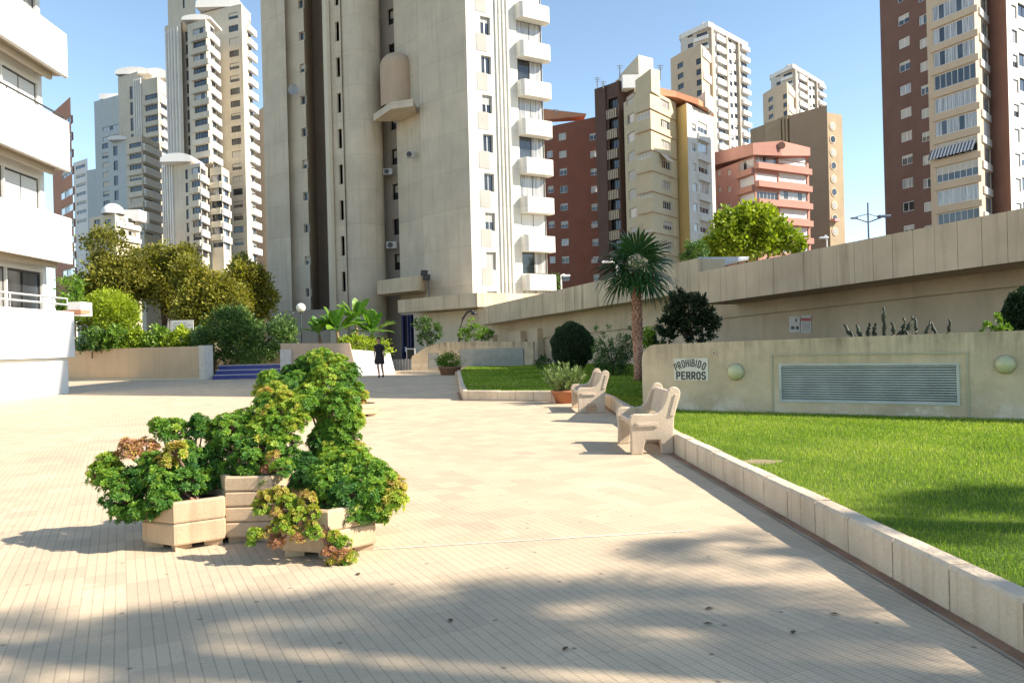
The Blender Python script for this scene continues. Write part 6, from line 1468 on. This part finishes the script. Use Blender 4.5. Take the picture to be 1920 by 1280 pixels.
aeonium('bright green rosette bush with pink bare stems in the tall middle front planter',P2c,.50,[
 (428,806,32,y2,.6),(415,840,30,y2,.68),(460,795,30,y2+.1,.6),(448,842,30,y2-.1,.68),(490,812,30,y2,.58),(505,775,28,y2+.1,.52),(530,755,24,y2+.1,.55),(555,765,24,y2+.1,.56),(400,815,24,y2,.7),(575,760,20,y2+.1,.56),(500,760,24,y2+.1,.6),(470,825,30,y2,.62),(520,800,26,y2,.6),(560,790,20,y2+.05,.6),(550,830,14,y2,.66),(545,860,22,y2,.8),(570,900,24,y2-.15,.88),(590,905,18,y2-.2,.85),(410,880,18,y2-.1,.86),(415,905,14,y2-.15,.86),(500,742,16,y2+.15,.5),(470,868,28,y2-.2,.7),(435,880,24,y2-.1,.8),(520,835,26,y2-.05,.6),(545,800,20,y2,.62),(540,885,26,y2-.1,.84),(560,905,24,y2-.1,.88),(575,870,24,y2,.85),(500,885,14,y2-.3,.08,.5),(515,855,12,y2-.3,.07,.4),(470,890,18,y2-.25,.66),(530,880,20,y2-.3,.62),(500,905,14,y2-.3,.75),(525,925,22,y2-.2,.85)],.050)
y3=P3c[1]
aeonium('lush bright green rosette bush in the right planter of the front cluster',P3c,.30,[
 (640,895,36,y3,.66),(672,868,32,y3+.05,.62),(700,890,32,y3,.60),(690,925,36,y3-.1,.68),(650,930,34,y3-.15,.74),(610,915,30,y3-.1,.72),(735,915,26,y3,.42),(742,935,20,y3-.05,.40),(735,940,24,y3-.1,.42),(715,905,30,y3,.55),(665,900,34,y3,.64),(625,945,26,y3-.15,.74),(715,955,26,y3-.1,.46),(690,965,22,y3-.15,.66),(625,870,28,y3+.1,.66),(600,895,24,y3,.78),(655,965,24,y3-.2,.8),(590,940,24,y3-.1,.82),(712,975,14,y3-.1,.5)],.052)
aeonium('trailing yellow-green rosettes on pink stems hanging over the front of the right planter',(P3c[0]-.1,P3c[1]-.2),.31,[
 (497,935,17,y3-.33,.40),(540,945,20,y3-.34,.55),(560,965,20,y3-.38,.5),(530,985,18,y3-.42,.42),(590,1000,16,y3-.42,.45),(490,955,17,y3-.35,.34),(522,925,14,y3-.33,.38),(520,965,16,y3-.38,.12,.7),(577,935,15,y3-.36,.38),(585,960,15,y3-.38,.40),(477,1003,15,y3-.42,.42),(470,1018,9,y3-.42,.45),(505,1000,12,y3-.42,.10,.7),(545,995,15,y3-.42,.36,.7),(520,1020,15,y3-.43,.08,.6),(560,1010,12,y3-.44,.1,.6),(553,970,12,y3-.38,.3),(605,1008,10,y3-.42,.12,.6),(628,1005,12,y3-.42,.38),(642,1018,14,y3-.43,.3),(618,1035,14,y3-.45,.04),(640,1040,16,y3-.46,.1),(655,1045,14,y3-.44,.34),(622,1055,12,y3-.47,.42),(645,1055,10,y3-.47,.40),(585,985,12,y3-.4,.36,.7)],.036,dens=.8)
y4=y3+.75
aeonium('tall green rosette column rising behind the right planter of the front cluster',(P4c[0],y4),.0,[
 (630,765,28,y4,.60),(578,745,20,y4+.15,.62),(585,772,18,y4+.15,.64),(610,815,22,y4,.66),(598,848,14,y4,.75),(585,885,22,y4-.1,.85),(570,862,14,y4,.8),(600,775,20,y4+.1,.6),(585,750,18,y4+.1,.62),(665,790,20,y4,.5),(600,830,22,y4,.7),(590,872,18,y4,.8),(575,735,14,y4+.1,.6),(660,745,14,y4,.55),(668,845,18,y4,.58),(650,790,26,y4,.56),(640,815,28,y4,.62),(612,800,18,y4,.64),(655,765,20,y4,.52),(620,840,28,y4,.68),(645,845,26,y4,.64),(605,740,12,y4,.58),(640,742,18,y4,.56),(660,815,16,y4,.46),(600,858,18,y4,.72)],.050)
planter((P4c[0],y4+.15),.34,.33,2,R(-80),'low tan planter hidden behind the right planter of the front cluster')
yb=P5c[1]
aeonium('big dome of bright green rosettes in the tall planter of the back cluster',P5c,.40,[
 (600,680,28,yb,.62),(630,688,26,yb,.62),(575,690,24,yb,.68),(565,715,24,yb-.2,.72),(610,712,28,yb-.3,.56),(640,715,24,yb-.2,.60),(655,700,20,yb,.68),(590,722,20,yb-.3,.54),(545,700,18,yb,.8),(610,668,14,yb,.6)],.085,dens=1.1)
aeonium('yellow-green rosette bush in the left planter of the back cluster',P7c,.28,[
 (505,712,20,P7c[1],.48),(492,735,18,P7c[1],.54),(520,735,22,P7c[1]-.2,.52),(540,722,20,P7c[1],.62),(508,757,18,P7c[1]-.2,.52),(535,752,22,P7c[1]-.3,.52),(560,745,18,P7c[1]-.3,.56),(490,755,12,P7c[1],.66)],.085,dens=1.1)
aeonium('sparse orange-tinged rosettes in the right planter of the back cluster',(P6c[0],P6c[1]),.22,[
 (668,730,15,P6c[1],.60),(680,742,12,P6c[1],.36),(655,742,14,P6c[1],.58),(675,752,10,P6c[1],.12),(648,755,12,P6c[1],.60)],.075,dens=1)

# ================================================================ PERSON
def person():
    f=gnd(712,707.5); s=1.0; root=empty('person',tuple(f),'person in a short black dress and dark shoes walking across the far plaza','person'); root.rotation_euler=(0,0,0)
    # local coords: facing -y (towards the camera), x to picture right
    def skin(name,verts,edges,rad,mat,par,sub=2,rootv=0):
        me=bpy.data.meshes.new(name); me.from_pydata([Vector(v) for v in verts],edges,[]); o=bpy.data.objects.new(name,me); col.objects.link(o); o.parent=par; me.materials.append(mat)
        md=o.modifiers.new('skin','SKIN'); sv=me.skin_vertices[0].data
        for i,r in enumerate(rad): sv[i].radius=(r,r) if not isinstance(r,tuple) else r; sv[i].use_root=(i==rootv)
        md.use_smooth_shade=True; m2=o.modifiers.new('sub','SUBSURF'); m2.levels=sub; m2.render_levels=sub
        dg=bpy.context.evaluated_depsgraph_get(); me2=bpy.data.meshes.new_from_object(o.evaluated_get(dg)); o.modifiers.clear(); me2.name=name; o.data=me2
        return o
    SK=plain('skin',(.45,.25,.17),.5,var=.06); BK=plain('black cotton dress',(.012,.011,.014),.85); HR=plain('dark brown hair',(.06,.03,.018),.5); SHO=plain('black shoes',(.02,.018,.018),.4)
    v=[(0,0,.92),(0,.01,1.08),(0,.01,1.24),(0,0,1.38),(0,-.01,1.45),(0,-.03,1.53),(0,-.035,1.63),(0,-.03,1.70),   # 0-7 torso neck head
       (-.10,0,.86),(-.05,-.12,.50),(-.02,-.10,.30),(.0,-.12,.08),(.01,-.24,.03),                              # 8-12 left leg forward
       (.10,0,.86),(.10,.05,.50),(.11,.14,.28),(.12,.22,.10),(.125,.12,.045),                                        # 13-17 right leg back
       (-.15,0,1.39),(-.20,.03,1.14),(-.22,-.03,.92),(-.225,-.06,.84),
       (.15,0,1.39),(.205,-.01,1.14),(.23,-.10,.94),(.235,-.14,.86)]
    e=[(0,1),(1,2),(2,3),(3,4),(4,5),(5,6),(6,7),(0,8),(8,9),(9,10),(10,11),(11,12),(0,13),(13,14),(14,15),(15,16),(16,17),(3,18),(18,19),(19,20),(20,21),(3,22),(22,23),(23,24),(24,25)]
    r=[.13,.105,.12,.10,.045,.06,.085,.06,.085,.055,.052,.035,.03,.085,.055,.052,.035,.03,.05,.036,.028,.022,.05,.036,.028,.022]
    body=skin('body',v,e,r,SK,root)
    # hands: palm + five fingers each
    for sx,hp in ((-1,(-.225,-.06,.84)),(1,(.235,-.14,.86))):
        x,y,z=hp; vv=[(x,y,z),(x,y-.01,z-.05)]; ee=[(0,1)]; rr=[.02,.024]
        for k in range(4):
            yy=y-.03+.02*k; i=len(vv); vv+=[(x,yy,z-.085),(x+sx*-.008,yy,z-.115),(x+sx*-.02,yy,z-.14+.006*abs(k-1.4))]; ee+=[(1,i),(i,i+1),(i+1,i+2)]; rr+=[.010,.009,.008]
        i=len(vv); vv+=[(x,y-.045,z-.045),(x-sx*.01,y-.06,z-.08)]; ee+=[(1,i),(i,i+1)]; rr+=[.011,.009]
        skin('hand',vv,ee,rr,SK,body,sub=1)
    # dress
    mb=MB(); n=24; prof=[(.075,.05,1.475),(.13,.085,1.44),(.185,.11,1.40),(.185,.125,1.30),(.165,.125,1.18),(.155,.12,1.08),(.185,.145,.92),(.215,.165,.74),(.22,.175,.60),(.215,.17,.585)]
    for a_,b_,z in prof:
        for k in range(n): t=2*math.pi*k/n; w=1+(.04*math.sin(5*t) if z<.95 else 0); mb.v.append((a_*w*math.cos(t),b_*w*math.sin(t)+.01,z))
    for j in range(len(prof)-1):
        for k in range(n): mb.f.append((j*n+k,j*n+(k+1)%n,(j+1)*n+(k+1)%n,(j+1)*n+k)); mb.m.append(0)
    for sx in (-1,1): mb.tube([(sx*.12,0,1.40),(sx*.185,.01,1.30),(sx*.205,.012,1.19)],[.075,.07,.062],12,caps=False)
    def local(m_,name,mats):
        loc=Vector(root.location); m_.v=[(x+loc.x,y+loc.y,z+loc.z) for x,y,z in m_.v]; return m_.build(name,mats,root,smooth=True)
    local(mb,'dress',[BK])
    mb=MB(); mb.lathe([(.001,.115),(.05,.105),(.085,.06),(.096,0),(.092,-.06),(.075,-.11)],(0,-.015,1.655),16,a0=R(-35),a1=R(215)); local(mb,'hair',[HR])
    mb=MB(); 
    mb.mesh([(-.012,-.118,1.66),(.012,-.118,1.66),(.016,-.115,1.625),(-.016,-.115,1.625),(0,-.14,1.632),(0,-.12,1.675)],[(5,0,4),(5,4,1),(0,3,4),(4,2,1),(3,2,4)]); 
    hd=local(mb,'nose',[SK])
    for sx in (-1,1):
        mb=MB(); mb.lathe([(.001,-.011),(.011,-.005),(.012,.003),(.001,.01)],(sx*.032,-.112,1.675),8); local(mb,'eye',[M_DARK])
        mb=MB(); mb.tube([(sx*.087,-.03,1.64),(sx*.094,-.025,1.665),(sx*.088,-.02,1.685)],[.008,.012,.008],6); local(mb,'ear',[SK])
    mb=MB(); mb.tube([(-.024,-.112,1.598),(0,-.12,1.595),(.024,-.112,1.598)],.006,6); local(mb,'mouth',[plain('lips',(.35,.1,.08),.5)])
    for p,q in (((.0,-.10,.05),(.01,-.28,.035)),((.12,.23,.085),(.125,.07,.03))):
        mb=MB(); a=Vector(p);b=Vector(q); mb.tube([a,a.lerp(b,.4),a.lerp(b,.8),b],[.045,.048,.045,.02],10); local(mb,'shoe',[SHO])
    root.scale=(1.02,)*3
person()

# ================================================================ CAMERA, LIGHT, SKY
cam=bpy.data.cameras.new('camera'); co=bpy.data.objects.new('camera',cam); col.objects.link(co); sc.camera=co
cam.sensor_width=36; cam.sensor_fit='HORIZONTAL'; cam.lens=36*FP/1920; cam.clip_end=3000; cam.clip_start=.05
co.matrix_world=Matrix(((CR,SR,0,0),(0,0,-1,0),(-SR,CR,0,CH),(0,0,0,1)))
w=bpy.data.worlds.new('World'); sc.world=w; w.use_nodes=True; t=w.node_tree; bg=t.nodes['Background']
sky=t.nodes.new('ShaderNodeTexSky'); sky.sky_type='NISHITA'; sky.sun_disc=False; sky.sun_elevation=EL; sky.sun_rotation=AZ; sky.altitude=10; sky.air_density=SKYP[0]; sky.dust_density=SKYP[1]; sky.ozone_density=SKYP[2]
t.links.new(mixc(t,1.0,sky.outputs[0],TINT,'MULTIPLY'),bg.inputs[0]); bg.inputs[1].default_value=SKYS
sl=bpy.data.lights.new('sun','SUN'); sl.energy=SUNE; sl.angle=R(.53); sl.color=(1,.9,.78); so_=bpy.data.objects.new('sun',sl); col.objects.link(so_)
dirs=Vector((math.sin(AZ)*math.cos(EL),math.cos(AZ)*math.cos(EL),math.sin(EL))); so_.rotation_euler=dirs.to_track_quat('Z','Y').to_euler(); so_.location=dirs*80
sc.view_settings.view_transform='Standard'; sc.view_settings.look='None'; sc.view_settings.exposure=EXPO; sc.view_settings.gamma=1
sc.cycles.max_bounces=8; sc.cycles.diffuse_bounces=4; sc.cycles.transparent_max_bounces=8
